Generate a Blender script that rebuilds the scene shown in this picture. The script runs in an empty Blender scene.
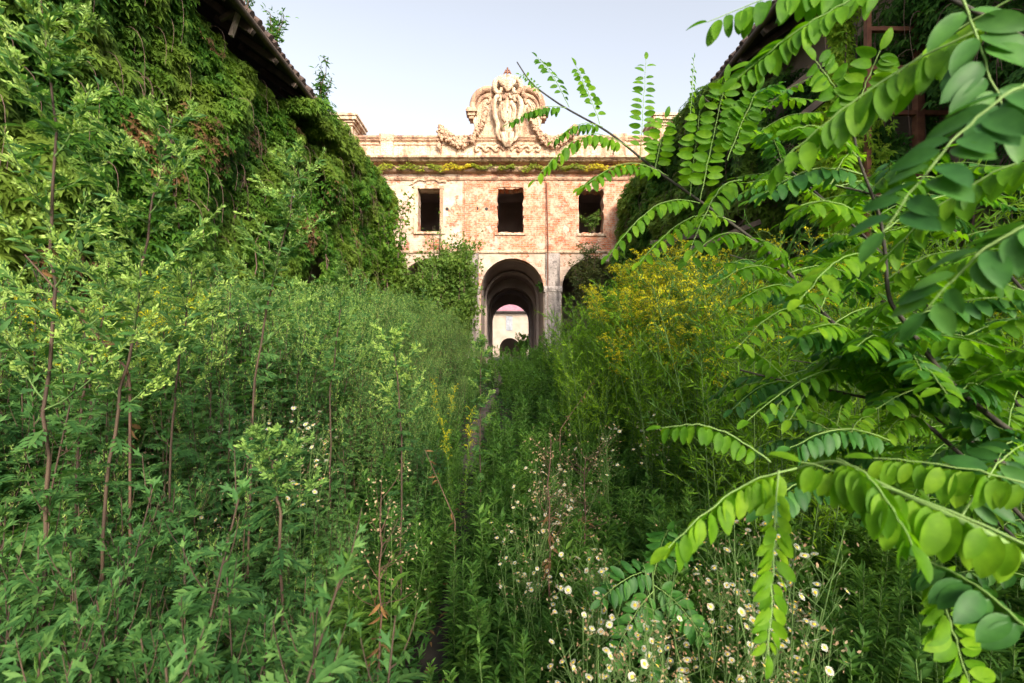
import bpy, math, random
import numpy as np
from mathutils import Vector, Matrix, geometry

# ------------------------------------------------------------------ camera, world, sun
sc = bpy.context.scene
C = sc.collection
EYE = 1.7
F = 455.0                       # focal length in pixels
VPX, VPY = 508.0, 352.0
cd = bpy.data.cameras.new("camera"); cam = bpy.data.objects.new("camera", cd); C.objects.link(cam)
cam.location = (0, 0, EYE); cam.rotation_euler = (math.radians(90), 0, 0)
cd.sensor_width = 36; cd.lens = 36 * F / 1024
cd.shift_x = (512 - VPX) / 1024; cd.shift_y = (VPY - 341.5) / 1024
cd.clip_start = 0.03; cd.clip_end = 2000
cd.dof.use_dof = True; cd.dof.focus_distance = 6.0; cd.dof.aperture_fstop = 5.0
sc.camera = cam

SUN_EL, SUN_AZ = math.radians(27), math.radians(160)      # azimuth from +Y towards +X
world = bpy.data.worlds.new("World"); sc.world = world; world.use_nodes = True
wn = world.node_tree; wn.nodes.clear()
sky = wn.nodes.new('ShaderNodeTexSky'); sky.sky_type = 'NISHITA'; sky.sun_disc = False
sky.sun_elevation = SUN_EL; sky.sun_rotation = SUN_AZ; sky.air_density = 1.0; sky.dust_density = 5.0; sky.ozone_density = 1.5
hs = wn.nodes.new('ShaderNodeHueSaturation'); hs.inputs['Saturation'].default_value = 0.36
hs.inputs['Value'].default_value = 1.7
bg = wn.nodes.new('ShaderNodeBackground'); bg.inputs['Strength'].default_value = 0.15
wo = wn.nodes.new('ShaderNodeOutputWorld')
wn.links.new(sky.outputs[0], hs.inputs['Color']); wn.links.new(hs.outputs[0], bg.inputs[0]); wn.links.new(bg.outputs[0], wo.inputs[0])
sd = bpy.data.lights.new("sun", 'SUN'); sun = bpy.data.objects.new("sun", sd); C.objects.link(sun)
sd.energy = 2.0; sd.angle = math.radians(6); sd.color = (1.0, 0.80, 0.60)
sdir = Vector((math.sin(SUN_AZ) * math.cos(SUN_EL), math.cos(SUN_AZ) * math.cos(SUN_EL), math.sin(SUN_EL)))
sun.rotation_euler = sdir.to_track_quat('Z', 'Y').to_euler()
sc.view_settings.view_transform = 'Standard'; sc.view_settings.look = 'None'
sc.view_settings.gamma = 1; sc.view_settings.exposure = 0.66
sc.cycles.max_bounces = 7; sc.cycles.diffuse_bounces = 4; sc.cycles.transmission_bounces = 5; sc.cycles.transparent_max_bounces = 4

rng = np.random.default_rng(7)
random.seed(7)
U = rng.uniform

# ------------------------------------------------------------------ mesh helpers
class MB:
    def __init__(s): s.v = []; s.f = []; s.n = 0
    def add(s, v, f):
        v = np.asarray(v, float).reshape(-1, 3)
        if isinstance(f, np.ndarray): s.f.append(f + s.n)
        else:
            by = {}
            for q in f: by.setdefault(len(q), []).append(q)
            for k in by: s.f.append(np.array(by[k], int) + s.n)
        s.v.append(v); s.n += len(v)
        return s
    def box(s, x0, x1, y0, y1, z0, z1):
        v = [(x, y, z) for z in (z0, z1) for y in (y0, y1) for x in (x0, x1)]
        return s.add(v, [(0,2,3,1),(4,5,7,6),(0,1,5,4),(2,6,7,3),(0,4,6,2),(1,3,7,5)])
    def bar(s, a, b, w, h):
        a = np.array(a, float); b = np.array(b, float); t = b - a; t /= np.linalg.norm(t)
        up = np.array((0, 0, 1.)) if abs(t[2]) < .9 else np.array((0, 1., 0))
        x = np.cross(t, up); x /= np.linalg.norm(x); z = np.cross(x, t)
        v = [p + x * i * w / 2 + z * j * h / 2 for p in (a, b) for i, j in ((-1,-1),(1,-1),(1,1),(-1,1))]
        return s.add(v, [(3,2,1,0),(4,5,6,7),(0,1,5,4),(1,2,6,5),(2,3,7,6),(3,0,4,7)])
    def tube(s, pts, r, k=5):
        p = np.asarray(pts, float); n = len(p)
        r = np.asarray(r, float) * np.ones(n) if np.ndim(r) == 0 else np.interp(np.linspace(0, 1, n), np.linspace(0, 1, len(r)), r)
        t = np.gradient(p, axis=0); t /= np.linalg.norm(t, axis=1)[:, None] + 1e-9
        ref = np.array((0.31, 0.17, 0.93)) if abs(t[:, 2]).mean() < .75 else np.array((0.9, 0.2, 0.1))
        x = np.cross(t, ref); x /= np.linalg.norm(x, axis=1)[:, None] + 1e-9; y = np.cross(t, x)
        a = np.arange(k) * 2 * math.pi / k
        v = p[:, None, :] + r[:, None, None] * (np.cos(a)[None, :, None] * x[:, None, :] + np.sin(a)[None, :, None] * y[:, None, :])
        i = np.arange(n - 1)[:, None] * k; j = np.arange(k)[None, :]; j2 = (j + 1) % k
        f = np.stack([i + j, i + j2, i + k + j2, i + k + j], -1).reshape(-1, 4)
        s.add(v.reshape(-1, 3), f)
        s.add(np.concatenate([v[0], v[-1]]), [tuple(range(k))[::-1], tuple(range(k, 2 * k))])
        return s
    def scatter(s, T, pos, d, nrm, sc_):
        """copies of leaf template T (along +Y, normal +Z) at pos, pointing along d, facing nrm"""
        tv, tf = T; pos = np.asarray(pos, float).reshape(-1, 3); N = len(pos)
        if N == 0: return s
        d = np.asarray(d, float).reshape(-1, 3) * np.ones((N, 1)); nrm = np.asarray(nrm, float).reshape(-1, 3) * np.ones((N, 1))
        d = d / (np.linalg.norm(d, axis=1)[:, None] + 1e-9)
        x = np.cross(d, nrm); x /= np.linalg.norm(x, axis=1)[:, None] + 1e-9
        z = np.cross(x, d)
        sc_ = np.asarray(sc_, float) * np.ones(N)
        v = tv[None, :, 0, None] * x[:, None] + tv[None, :, 1, None] * d[:, None] + tv[None, :, 2, None] * z[:, None]
        v = v * sc_[:, None, None] + pos[:, None]
        f = (tf[None] + (np.arange(N) * len(tv))[:, None, None]).reshape(-1, tf.shape[1])
        return s.add(v.reshape(-1, 3), f)
    def mesh(s, name, mat, smooth=True):
        me = bpy.data.meshes.new(name)
        v = np.concatenate(s.v); me.vertices.add(len(v)); me.vertices.foreach_set('co', v.astype(np.float32).ravel())
        tot = sum(f.size for f in s.f); npoly = sum(len(f) for f in s.f)
        me.loops.add(tot); me.polygons.add(npoly)
        me.loops.foreach_set('vertex_index', np.concatenate([f.ravel() for f in s.f]).astype(np.int32))
        ks = np.concatenate([np.full(len(f), f.shape[1]) for f in s.f])
        st = np.concatenate([[0], np.cumsum(ks)[:-1]])
        me.polygons.foreach_set('loop_start', st.astype(np.int32))
        me.polygons.foreach_set('use_smooth', np.full(npoly, smooth))
        me.update(calc_edges=True); me.validate()
        me.materials.append(mat)
        return me
    def build(s, name, mat, parent=None, smooth=True):
        o = bpy.data.objects.new(name, s.mesh(name, mat, smooth)); C.objects.link(o); o.parent = parent
        return o

def tag(o, label=None, cat=None, group=None, kind=None):
    for k, v in (('label', label), ('category', cat), ('group', group), ('kind', kind)):
        if v: o[k] = v
    return o
def empty(name, loc=(0, 0, 0), rz=0):
    o = bpy.data.objects.new(name, None); C.objects.link(o); o.location = loc; o.rotation_euler = (0, 0, rz); o.empty_display_size = .1
    return o
KIDS = {}
def kids(o):
    if o.name not in KIDS: KIDS[o.name] = list(o.children)
    return KIDS[o.name]
def copy_tree(o, parent=None):
    c = o.copy(); C.objects.link(c); c.parent = parent
    for ch in kids(o): copy_tree(ch, c)
    return c
def P(px, py, d):
    return np.array(((px - VPX) * d / F, d, EYE + (VPY - py) * d / F))

def fan(outline):
    """leaf template: outline (x,y) right side from base to tip, mirrored; folded on the midrib"""
    n = len(outline)
    v = []; f = []
    for (x, y, *r) in outline:
        zz = r[0] if r else 0
        v += [(-x, y, zz + x * .28), (0, y, zz), (x, y, zz + x * .28)]
    for i in range(n - 1):
        a = i * 3; b = a + 3
        f += [(a, a + 1, b + 1), (a, b + 1, b), (a + 1, a + 2, b + 2), (a + 1, b + 2, b + 1)]
    v = np.array(v, float); f = np.array(f, int)
    keep = [k for k in range(len(f)) if len({tuple(np.round(v[q], 6)) for q in f[k]}) == 3]
    return v, f[keep]
LANCE = fan([(0, 0), (.06, .3, .03), (.055, .62, .02), (0, 1, -.06)])
LANCE_W = fan([(0, 0), (.13, .3, .03), (.11, .62, .02), (0, 1, -.08)])
OVAL_LO = fan([(0, 0), (.20, .22), (.24, .6, .02), (0, 1, -.02)])
_t = np.linspace(0, 1, 9)
OVAL = fan([(0, 0)] + [(.27 * math.sin(math.pi * t ** .85) ** .62, t, .05 * math.sin(t * 3.14)) for t in _t[1:-1]] + [(0, 1, 0)])
OVAL = (OVAL[0] * np.array((.84, 1, .95)), OVAL[1])
def merge(parts):
    v = []; f = []; n = 0
    for (tv, tf) in parts: v.append(tv); f.append(tf + n); n += len(tv)
    return np.concatenate(v), np.concatenate(f)
def xf(T, ang, sc_, off, tilt=0):
    v = T[0] * sc_; c, s = math.cos(ang), math.sin(ang)
    R = np.array([[c, -s, 0], [s, c, 0], [0, 0, 1]])
    v = v @ R.T + np.array((off[0], off[1], 0)); v[:, 2] += tilt * np.hypot(v[:, 0], v[:, 1]) ** 2
    return v, T[1]
LOBE = fan([(0, 0), (.13, .45, .02), (0, 1)])
LOBE2 = fan([(0, 0), (.17, .5, .03), (0, 1)])
CREEPER = merge([xf(LOBE2, a, s_, (0, 0.0), -.25) for a, s_ in ((0, 1), (.85, .85), (-.85, .85), (1.75, .6), (-1.75, .6))])
IVY = merge([xf(fan([(0, 0), (.3, .4, .03), (0, 1)]), a, s_, (0, 0), -.2) for a, s_ in ((0, 1), (1.0, .8), (-1.0, .8))])
# deeply cut mugwort leaf
_l = [xf(fan([(0, 0), (.07, .4, .02), (.05, .8), (0, 1)]), 0, 1, (0, 0))]
for yy, ln in ((.22, .34), (.42, .46), (.62, .42), (.78, .28)):
    for sgn in (1, -1): _l.append(xf(fan([(0, 0), (.16, .55, .02), (0, 1)]), sgn * .72, ln, (0, yy)))
MUG = merge([(v + np.array((0, 0, 0)) * 1 - np.stack([0 * v[:, 0], 0 * v[:, 0], .22 * v[:, 1] ** 2], 1), f) for v, f in _l])
SPIKE = fan([(0, 0), (.17, .35, .03), (.13, .7), (0, 1)])
MUG_S = merge([xf(LOBE, 0, 1, (0, 0)), xf(LOBE, .7, .5, (0, .35)), xf(LOBE, -.7, .5, (0, .35))])

def rdir(n, zlo=-1, zhi=1):
    a = U(0, 2 * math.pi, n); z = U(zlo, zhi, n); r = np.sqrt(np.clip(1 - z * z, 0.02, 1))
    return np.stack([r * np.cos(a), r * np.sin(a), z], 1)

# ------------------------------------------------------------------ materials
def newmat(name):
    m = bpy.data.materials.new(name); m.use_nodes = True; nt = m.node_tree; nt.nodes.clear()
    return m, nt, nt.nodes.new('ShaderNodeOutputMaterial')
def N(nt, t, **kw):
    n = nt.nodes.new(t)
    for k, v in kw.items():
        if k in n.inputs: n.inputs[k].default_value = v
        else: setattr(n, k, v)
    return n
def ramp(nt, fac, stops):
    r = nt.nodes.new('ShaderNodeValToRGB'); e = r.color_ramp.elements
    while len(e) < len(stops): e.new(.5)
    for i, (p, c) in enumerate(stops):
        e[i].position = p; e[i].color = (*c, 1) if len(c) == 3 else c
    nt.links.new(fac, r.inputs[0]); return r.outputs[0]
def mixc(nt, fac, a, b, mode='MIX'):
    m = nt.nodes.new('ShaderNodeMix'); m.data_type = 'RGBA'; m.blend_type = mode
    for s, v in ((0, fac), (6, a), (7, b)):
        if hasattr(v, 'links'): nt.links.new(v, m.inputs[s])
        elif s == 0: m.inputs[0].default_value = v
        else: m.inputs[s].default_value = (*v, 1)
    return m.outputs[2]
def math_(nt, op, a, b=0.0, c=0.0, clamp=False):
    m = nt.nodes.new('ShaderNodeMath'); m.operation = op; m.use_clamp = clamp
    for i, v in enumerate((a, b, c)):
        if hasattr(v, 'links'): nt.links.new(v, m.inputs[i])
        else: m.inputs[i].default_value = v
    return m.outputs[0]
def leaf_mat(name, dark, mid, light, trans=.38, rough=.6, spec=.16, objvar=.5, tcol=None, patch=None):
    m, nt, out = newmat(name)
    g = N(nt, 'ShaderNodeNewGeometry'); oi = N(nt, 'ShaderNodeObjectInfo')
    a = math_(nt, 'MULTIPLY', g.outputs['Random Per Island'], 1 - objvar * .6)
    b = math_(nt, 'MULTIPLY_ADD', oi.outputs['Random'], objvar * .6, a)
    col = ramp(nt, b, [(0.05, dark), (0.5, mid), (.95, light)])
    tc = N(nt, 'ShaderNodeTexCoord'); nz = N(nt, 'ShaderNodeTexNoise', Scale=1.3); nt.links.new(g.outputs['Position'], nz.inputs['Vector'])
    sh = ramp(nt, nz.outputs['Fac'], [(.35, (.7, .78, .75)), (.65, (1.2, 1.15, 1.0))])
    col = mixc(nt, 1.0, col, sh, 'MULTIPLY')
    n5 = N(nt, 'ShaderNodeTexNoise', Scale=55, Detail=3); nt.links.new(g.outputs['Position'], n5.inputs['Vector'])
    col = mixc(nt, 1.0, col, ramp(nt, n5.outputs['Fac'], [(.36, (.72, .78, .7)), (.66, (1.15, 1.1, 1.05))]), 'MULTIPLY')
    if patch:
        n2 = N(nt, 'ShaderNodeTexNoise', Scale=.75, Detail=5); nt.links.new(g.outputs['Position'], n2.inputs['Vector'])
        col = mixc(nt, ramp(nt, n2.outputs['Fac'], [(.46, (0,) * 3), (.62, (.8,) * 3)]), col, patch)
    p = N(nt, 'ShaderNodeBsdfPrincipled', Roughness=rough); p.inputs['Specular IOR Level'].default_value = spec
    nt.links.new(col, p.inputs['Base Color'])
    t = N(nt, 'ShaderNodeBsdfTranslucent')
    tc2 = mixc(nt, 1.0, col, tcol or (1.7, 1.75, .7), 'MULTIPLY'); nt.links.new(tc2, t.inputs[0])
    mx = N(nt, 'ShaderNodeMixShader'); mx.inputs[0].default_value = trans
    nt.links.new(p.outputs[0], mx.inputs[1]); nt.links.new(t.outputs[0], mx.inputs[2]); nt.links.new(mx.outputs[0], out.inputs[0])
    return m
def plain(name, c1, c2, scale=3, rough=.85, detail=6, bump=0.0, metallic=0):
    m, nt, out = newmat(name)
    g = N(nt, 'ShaderNodeNewGeometry'); nz = N(nt, 'ShaderNodeTexNoise', Scale=scale, Detail=detail); nt.links.new(g.outputs['Position'], nz.inputs['Vector'])
    col = ramp(nt, nz.outputs['Fac'], [(.35, c1), (.65, c2)])
    p = N(nt, 'ShaderNodeBsdfPrincipled', Roughness=rough, Metallic=metallic); nt.links.new(col, p.inputs['Base Color'])
    if bump:
        bp = N(nt, 'ShaderNodeBump', Strength=bump, Distance=.02); nt.links.new(nz.outputs['Fac'], bp.inputs['Height']); nt.links.new(bp.outputs[0], p.inputs['Normal'])
    nt.links.new(p.outputs[0], out.inputs[0]); return m

M = {}
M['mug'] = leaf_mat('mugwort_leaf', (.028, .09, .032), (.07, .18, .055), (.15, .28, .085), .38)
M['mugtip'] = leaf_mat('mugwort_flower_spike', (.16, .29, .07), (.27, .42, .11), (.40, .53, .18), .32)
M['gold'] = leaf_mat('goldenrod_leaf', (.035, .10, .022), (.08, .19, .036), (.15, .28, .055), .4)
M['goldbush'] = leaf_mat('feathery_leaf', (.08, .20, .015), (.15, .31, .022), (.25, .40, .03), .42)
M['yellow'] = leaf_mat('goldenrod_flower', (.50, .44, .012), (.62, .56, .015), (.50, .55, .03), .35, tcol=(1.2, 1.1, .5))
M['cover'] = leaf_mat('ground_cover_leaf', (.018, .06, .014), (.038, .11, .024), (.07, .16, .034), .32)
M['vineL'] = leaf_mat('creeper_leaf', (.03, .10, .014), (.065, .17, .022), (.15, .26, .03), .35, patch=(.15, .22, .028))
M['vineR'] = leaf_mat('shade_toned_creeper_leaf', (.03, .10, .016), (.06, .16, .025), (.11, .23, .035), .35)  # darker copy of the creeper green, right wing's shade put into the colour
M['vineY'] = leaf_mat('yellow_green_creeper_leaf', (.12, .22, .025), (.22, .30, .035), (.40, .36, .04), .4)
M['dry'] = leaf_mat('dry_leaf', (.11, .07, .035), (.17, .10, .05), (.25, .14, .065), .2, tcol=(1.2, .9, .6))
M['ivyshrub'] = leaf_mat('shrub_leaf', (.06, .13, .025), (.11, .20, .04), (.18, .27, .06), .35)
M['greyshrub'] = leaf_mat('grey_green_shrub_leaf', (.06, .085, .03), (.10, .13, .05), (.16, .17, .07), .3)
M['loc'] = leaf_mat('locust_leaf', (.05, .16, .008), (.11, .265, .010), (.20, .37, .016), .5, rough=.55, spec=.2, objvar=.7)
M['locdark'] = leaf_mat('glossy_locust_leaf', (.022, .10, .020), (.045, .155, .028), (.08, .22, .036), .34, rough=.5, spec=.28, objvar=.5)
M['petal'] = leaf_mat('white_petal', (.68, .68, .68), (.78, .78, .76), (.82, .78, .8), .25, tcol=(1, 1, 1))
M['disc'] = plain('daisy_centre', (.65, .42, .03), (.75, .55, .05), 60)
M['bud'] = leaf_mat('pinkish_bud', (.30, .17, .11), (.38, .27, .18), (.40, .34, .22), .2, tcol=(1, 1, 1))
M['stemg'] = plain('green_stem', (.06, .12, .025), (.10, .18, .04), 9)
M['stemr'] = plain('reddish_stem', (.04, .024, .016), (.085, .055, .032), 5)
M['rachis'] = plain('pale_green_rachis', (.14, .26, .05), (.20, .32, .08), 9, .6)
M['bark'] = plain('bark', (.022, .02, .014), (.05, .045, .03), 14, bump=.6)
M['vinestem'] = plain('vine_stem', (.08, .05, .035), (.16, .10, .07), 7)
M['drystalk'] = plain('dry_stalk', (.075, .042, .028), (.14, .08, .05), 9)
M['soil'] = plain('dark_soil', (.012, .010, .008), (.032, .026, .02), 2.2, .95, 8, .6)
M['path'] = plain('trodden_path', (.035, .028, .024), (.08, .062, .05), 6, .95, 8, .6)
M['rust'] = plain('rusty_iron', (.13, .045, .025), (.22, .09, .045), 9, .8)
M['wood'] = plain('weathered_wood', (.06, .045, .035), (.13, .09, .065), 5, .85)
M['darkwood'] = plain('dark_soffit_boards', (.025, .02, .018), (.06, .048, .04), 4, .9)
M['tile'] = plain('old_roof_tile', (.045, .032, .028), (.11, .07, .055), 7, .9, bump=.5)
M['pinktile'] = plain('pinkish_roof_tile', (.30, .12, .16), (.38, .19, .22), 3, .9)
M['wingwall'] = plain('stained_wing_plaster', (.12, .09, .07), (.26, .19, .14), 1.2, .9, 8, .4)
M['interior'] = plain('dim_interior_plaster', (.30, .24, .21), (.42, .34, .30), 1.1, .9, 8)
M['cream'] = plain('cream_plaster', (.34, .26, .20), (.43, .35, .28), .9, .9, 8, .2)
M['greyshutter'] = plain('grey_shutter', (.22, .23, .25), (.32, .33, .35), 3)
M['dark'] = plain('painted_opening_shade', (.02, .018, .016), (.04, .035, .03), 2)  # near-black colour standing in for the shade inside openings

# facade: brick under losing plaster
def facade_mat():
    m, nt, out = newmat('weathered_brick_and_plaster')
    tc = N(nt, 'ShaderNodeNewGeometry'); sp = N(nt, 'ShaderNodeSeparateXYZ'); nt.links.new(tc.outputs['Position'], sp.inputs[0])
    cb = N(nt, 'ShaderNodeCombineXYZ'); nt.links.new(sp.outputs[0], cb.inputs[0]); nt.links.new(sp.outputs[2], cb.inputs[1])
    X, Z = sp.outputs[0], sp.outputs[2]
    br = N(nt, 'ShaderNodeTexBrick'); nt.links.new(cb.outputs[0], br.inputs['Vector'])
    for k, v in (('Scale', 1.0), ('Mortar Size', .012), ('Brick Width', .27), ('Row Height', .085), ('Bias', -.1)): br.inputs[k].default_value = v
    br.inputs['Color1'].default_value = (.44, .115, .045, 1); br.inputs['Color2'].default_value = (.60, .25, .115, 1); br.inputs['Mortar'].default_value = (.44, .32, .25, 1)
    def noise(s, d=8, r=.6, off=0):
        n = N(nt, 'ShaderNodeTexNoise', Scale=s, Detail=d, Roughness=r)
        mp = N(nt, 'ShaderNodeMapping'); mp.inputs['Location'].default_value = (off, off, off); nt.links.new(tc.outputs['Position'], mp.inputs[0]); nt.links.new(mp.outputs[0], n.inputs['Vector']); return n.outputs['Fac']
    n1 = noise(.75, 10, .68); n2 = noise(2.6, 8, .6, 7); n3 = noise(9, 4, .6, 3)
    bc = mixc(nt, ramp(nt, n2, [(.43, (0, 0, 0)), (.58, (.85,) * 3)]), br.outputs['Color'], (.60, .42, .30))
    bc = mixc(nt, ramp(nt, n3, [(.36, (.7,) * 3), (.52, (0,) * 3)]), bc, (.33, .10, .055))
    # plaster survives on the left bay and below the string course
    left = math_(nt, 'MULTIPLY', math_(nt, 'LESS_THAN', X, -2.0), .13)
    low = math_(nt, 'MULTIPLY', math_(nt, 'LESS_THAN', Z, 6.08), .13)
    msk = math_(nt, 'ADD', math_(nt, 'ADD', n1, left), low)
    msk = ramp(nt, math_(nt, 'MULTIPLY_ADD', math_(nt, 'SUBTRACT', n3, .5), .07, msk), [(.575, (0, 0, 0)), (.60, (1, 1, 1))])
    pl = ramp(nt, n2, [(.3, (.44, .30, .22)), (.5, (.56, .42, .32)), (.7, (.66, .54, .43))])
    stain = noise(1.7, 9, .7, 31)
    pl = mixc(nt, math_(nt, 'MULTIPLY', ramp(nt, stain, [(.5, (0,) * 3), (.68, (1,) * 3)]), math_(nt, 'MULTIPLY_ADD', low, 4.5, .15)), pl, (.20, .165, .15))
    col = mixc(nt, msk, bc, pl)
    p = N(nt, 'ShaderNodeBsdfPrincipled', Roughness=.92); p.inputs['Specular IOR Level'].default_value = .2; nt.links.new(col, p.inputs['Base Color'])
    h = math_(nt, 'MULTIPLY_ADD', msk, .8, math_(nt, 'ADD', math_(nt, 'MULTIPLY', br.outputs['Fac'], -.5), math_(nt, 'MULTIPLY', n3, .5)))
    bp = N(nt, 'ShaderNodeBump', Strength=.7, Distance=.04); nt.links.new(h, bp.inputs['Height']); nt.links.new(bp.outputs[0], p.inputs['Normal'])
    nt.links.new(p.outputs[0], out.inputs[0]); return m
M['facade'] = facade_mat()
def stone_mat(name, a, b, stain):
    m, nt, out = newmat(name)
    g = N(nt, 'ShaderNodeNewGeometry')
    n1 = N(nt, 'ShaderNodeTexNoise', Scale=1.6, Detail=9, Roughness=.65); nt.links.new(g.outputs['Position'], n1.inputs['Vector'])
    mp = N(nt, 'ShaderNodeMapping'); mp.inputs['Scale'].default_value = (3, 3, .5); nt.links.new(g.outputs['Position'], mp.inputs[0])
    n2 = N(nt, 'ShaderNodeTexNoise', Scale=1.3, Detail=7); nt.links.new(mp.outputs[0], n2.inputs['Vector'])
    c = ramp(nt, n1.outputs['Fac'], [(.35, a), (.62, b)])
    c = mixc(nt, ramp(nt, n2.outputs['Fac'], [(.50, (0,) * 3), (.60, (.9,) * 3)]), c, stain)
    n4 = N(nt, 'ShaderNodeTexNoise', Scale=7, Detail=6, Roughness=.7); nt.links.new(g.outputs['Position'], n4.inputs['Vector'])
    c = mixc(nt, ramp(nt, n4.outputs['Fac'], [(.36, (.7,) * 3), (.47, (0,) * 3)]), c, tuple(v * .62 for v in stain))
    p = N(nt, 'ShaderNodeBsdfPrincipled', Roughness=.9); nt.links.new(c, p.inputs['Base Color'])
    n3 = N(nt, 'ShaderNodeTexNoise', Scale=14, Detail=5); nt.links.new(g.outputs['Position'], n3.inputs['Vector'])
    bp = N(nt, 'ShaderNodeBump', Strength=1.0, Distance=.06); nt.links.new(n3.outputs['Fac'], bp.inputs['Height']); nt.links.new(bp.outputs[0], p.inputs['Normal'])
    nt.links.new(p.outputs[0], out.inputs[0]); return m
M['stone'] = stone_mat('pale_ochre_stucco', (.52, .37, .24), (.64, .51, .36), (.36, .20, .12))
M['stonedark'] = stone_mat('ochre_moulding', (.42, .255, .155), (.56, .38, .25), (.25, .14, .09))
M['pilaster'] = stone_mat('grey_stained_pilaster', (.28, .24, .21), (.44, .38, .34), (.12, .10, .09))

# ------------------------------------------------------------------ polygon extrusion
def inside(pt, poly):
    x, y = pt; c = False; j = len(poly) - 1
    for i in range(len(poly)):
        xi, yi = poly[i]; xj, yj = poly[j]
        if (yi > y) != (yj > y) and x < (xj - xi) * (y - yi) / (yj - yi) + xi: c = not c
        j = i
    return c
def slab(mb, outer, holes, y0, y1):
    """polygon in the XZ plane with holes, thick from y0 (front) to y1"""
    vs = []; es = []
    for poly in [outer] + holes:
        b = len(vs); vs += [Vector(p) for p in poly]; es += [(b + i, b + (i + 1) % len(poly)) for i in range(len(poly))]
    ov, oe, of, *_ = geometry.delaunay_2d_cdt(vs, es, [], 0, 1e-5)
    tri = []
    for f in of:
        c = sum((ov[i] for i in f), Vector((0, 0))) / len(f)
        if inside(c, outer) and not any(inside(c, h) for h in holes): tri.append(f)
    n = len(ov)
    mb.add([(p.x, y0, p.y) for p in ov] + [(p.x, y1, p.y) for p in ov], [tuple(f) for f in tri] + [tuple(i + n for i in reversed(f)) for f in tri])
    for poly in [outer] + holes:
        k = len(poly)
        mb.add([(a, y, b) for y in (y0, y1) for a, b in poly], [(i, (i + 1) % k, k + (i + 1) % k, k + i) for i in range(k)])
    return mb
def arch(cx, w, z0, zs, n=22, top=1.0):
    r = w / 2
    return [(cx - r, z0), (cx + r, z0)] + [(cx + r * math.cos(a), zs + r * top * math.sin(a)) for a in np.linspace(0, math.pi, n)]
def xprof(mb, prof, x0, x1):
    k = len(prof)
    mb.add([(x, y, z) for x in (x0, x1) for y, z in prof], [(i, (i + 1) % k, k + (i + 1) % k, k + i) for i in range(k)] + [tuple(range(k))[::-1], tuple(range(k, 2 * k))])
    return mb
def ragged(x0, x1, z0, z1, amt, n=9):
    p = []
    for a, b in (((x0, z0), (x1, z0)), ((x1, z0), (x1, z1)), ((x1, z1), (x0, z1)), ((x0, z1), (x0, z0))):
        for i in range(n):
            t = i / n; p.append((a[0] + (b[0] - a[0]) * t + (random.uniform(-amt, amt) if i else 0), a[1] + (b[1] - a[1]) * t + (random.uniform(-amt, amt) if i else 0)))
    return p

def gz(x, y):
    t = np.clip((np.asarray(y, float) - 4) / 14, 0, 1); s = t * t * (3 - 2 * t)
    x = np.asarray(x, float)
    return 1.0 * s + .06 * np.sin(x * 1.9 + y * .7) + .05 * np.sin(x * .8 - y * 1.3 + 2) + .12 * np.clip((np.abs(x) - 1.2) / 2.5, 0, 1)
def trail(y): return -.55 + .12 * math.sin(y * .6) + .01 * y

# ------------------------------------------------------------------ ground
def ground():
    xs = np.concatenate([np.linspace(-700, -12, 10), np.linspace(-9, 9, 100), np.linspace(12, 700, 10)])
    ys = np.concatenate([np.linspace(-500, -5, 8), np.linspace(-3, 22, 120), np.linspace(24, 900, 16)])
    X, Y = np.meshgrid(xs, ys); Z = gz(X, Y); Z = Z + .02 * np.sin(X * 9 + 3 * np.sin(Y * 5)) * (np.abs(X) < 9)
    v = np.stack([X, Y, Z], -1).reshape(-1, 3); w = len(xs)
    i = (np.arange(len(ys) - 1)[:, None] * w + np.arange(w - 1)[None]).reshape(-1)
    f = np.stack([i, i + 1, i + w + 1, i + w], 1)
    tag(MB().add(v, f).build('ground', M['soil']), kind='structure')
    yy = np.linspace(6, 19.9, 80); v = []; 
    for y in yy:
        c = trail(y)
        for k in np.linspace(-1, 1, 7):
            x = c + k * (.13 + .04 * math.sin(y * 2.3)); v.append((x, y, float(gz(x, y)) + .02 + .02 * math.sin(x * 9 + 3 * math.sin(y * 5)) + .03 * (1 - k * k)))
    i = (np.arange(79)[:, None] * 7 + np.arange(6)[None]).reshape(-1)
    tag(MB().add(v, np.stack([i, i + 1, i + 8, i + 7], 1)).build('path', M['path']), kind='structure')
ground()

# ------------------------------------------------------------------ main building
D0 = 20.0; S = D0 / F
def zx(y): return EYE + (VPY - y) * S
def xx(x): return (x - VPX) * S
bld = empty('ruined_palace', (0, D0, 0.4))
tag(bld, 'ruined brick palace with arcade and baroque gable closing the end of the courtyard', 'building')
def bb(mb, name, mat, parent=None, smooth=False):
    o = mb.build(name, mat, None, smooth); par = parent or bld
    o.parent = par
    if not parent: o.matrix_parent_inverse = Matrix.Translation(-Vector(bld.location))
    return o
ACX = [xx(512.2) - 3.56 * 2, xx(512.2) - 3.56, xx(512.2), xx(512.2) + 3.56, xx(512.2) + 3.56 * 2]
AW = 2.77; ZSP = zx(258.5) - AW / 2
arches = [arch(c, AW, .25, ZSP) for c in ACX]
wins = [ragged(xx(418), xx(440), zx(232), zx(189), .008), ragged(xx(497.5), xx(523.5), zx(232.5), zx(188.5), .045, 14), ragged(xx(579), xx(603.5), zx(233), zx(190), .035, 12)]
mb = MB(); slab(mb, [(-8, 0.1), (8, 0.1), (8, 9.95), (-8, 9.95)], arches + wins, 20.0, 20.6)
bb(mb, 'facade_wall', M['facade'])
# broken putlog holes: near-black discs painted in place of shaded recesses
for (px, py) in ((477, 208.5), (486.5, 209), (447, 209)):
    bb(MB().tube([(xx(px), 19.985, zx(py)), (xx(px), 20.02, zx(py))], .075, 9), 'putlog_hole_shade', M['dark'])
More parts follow.
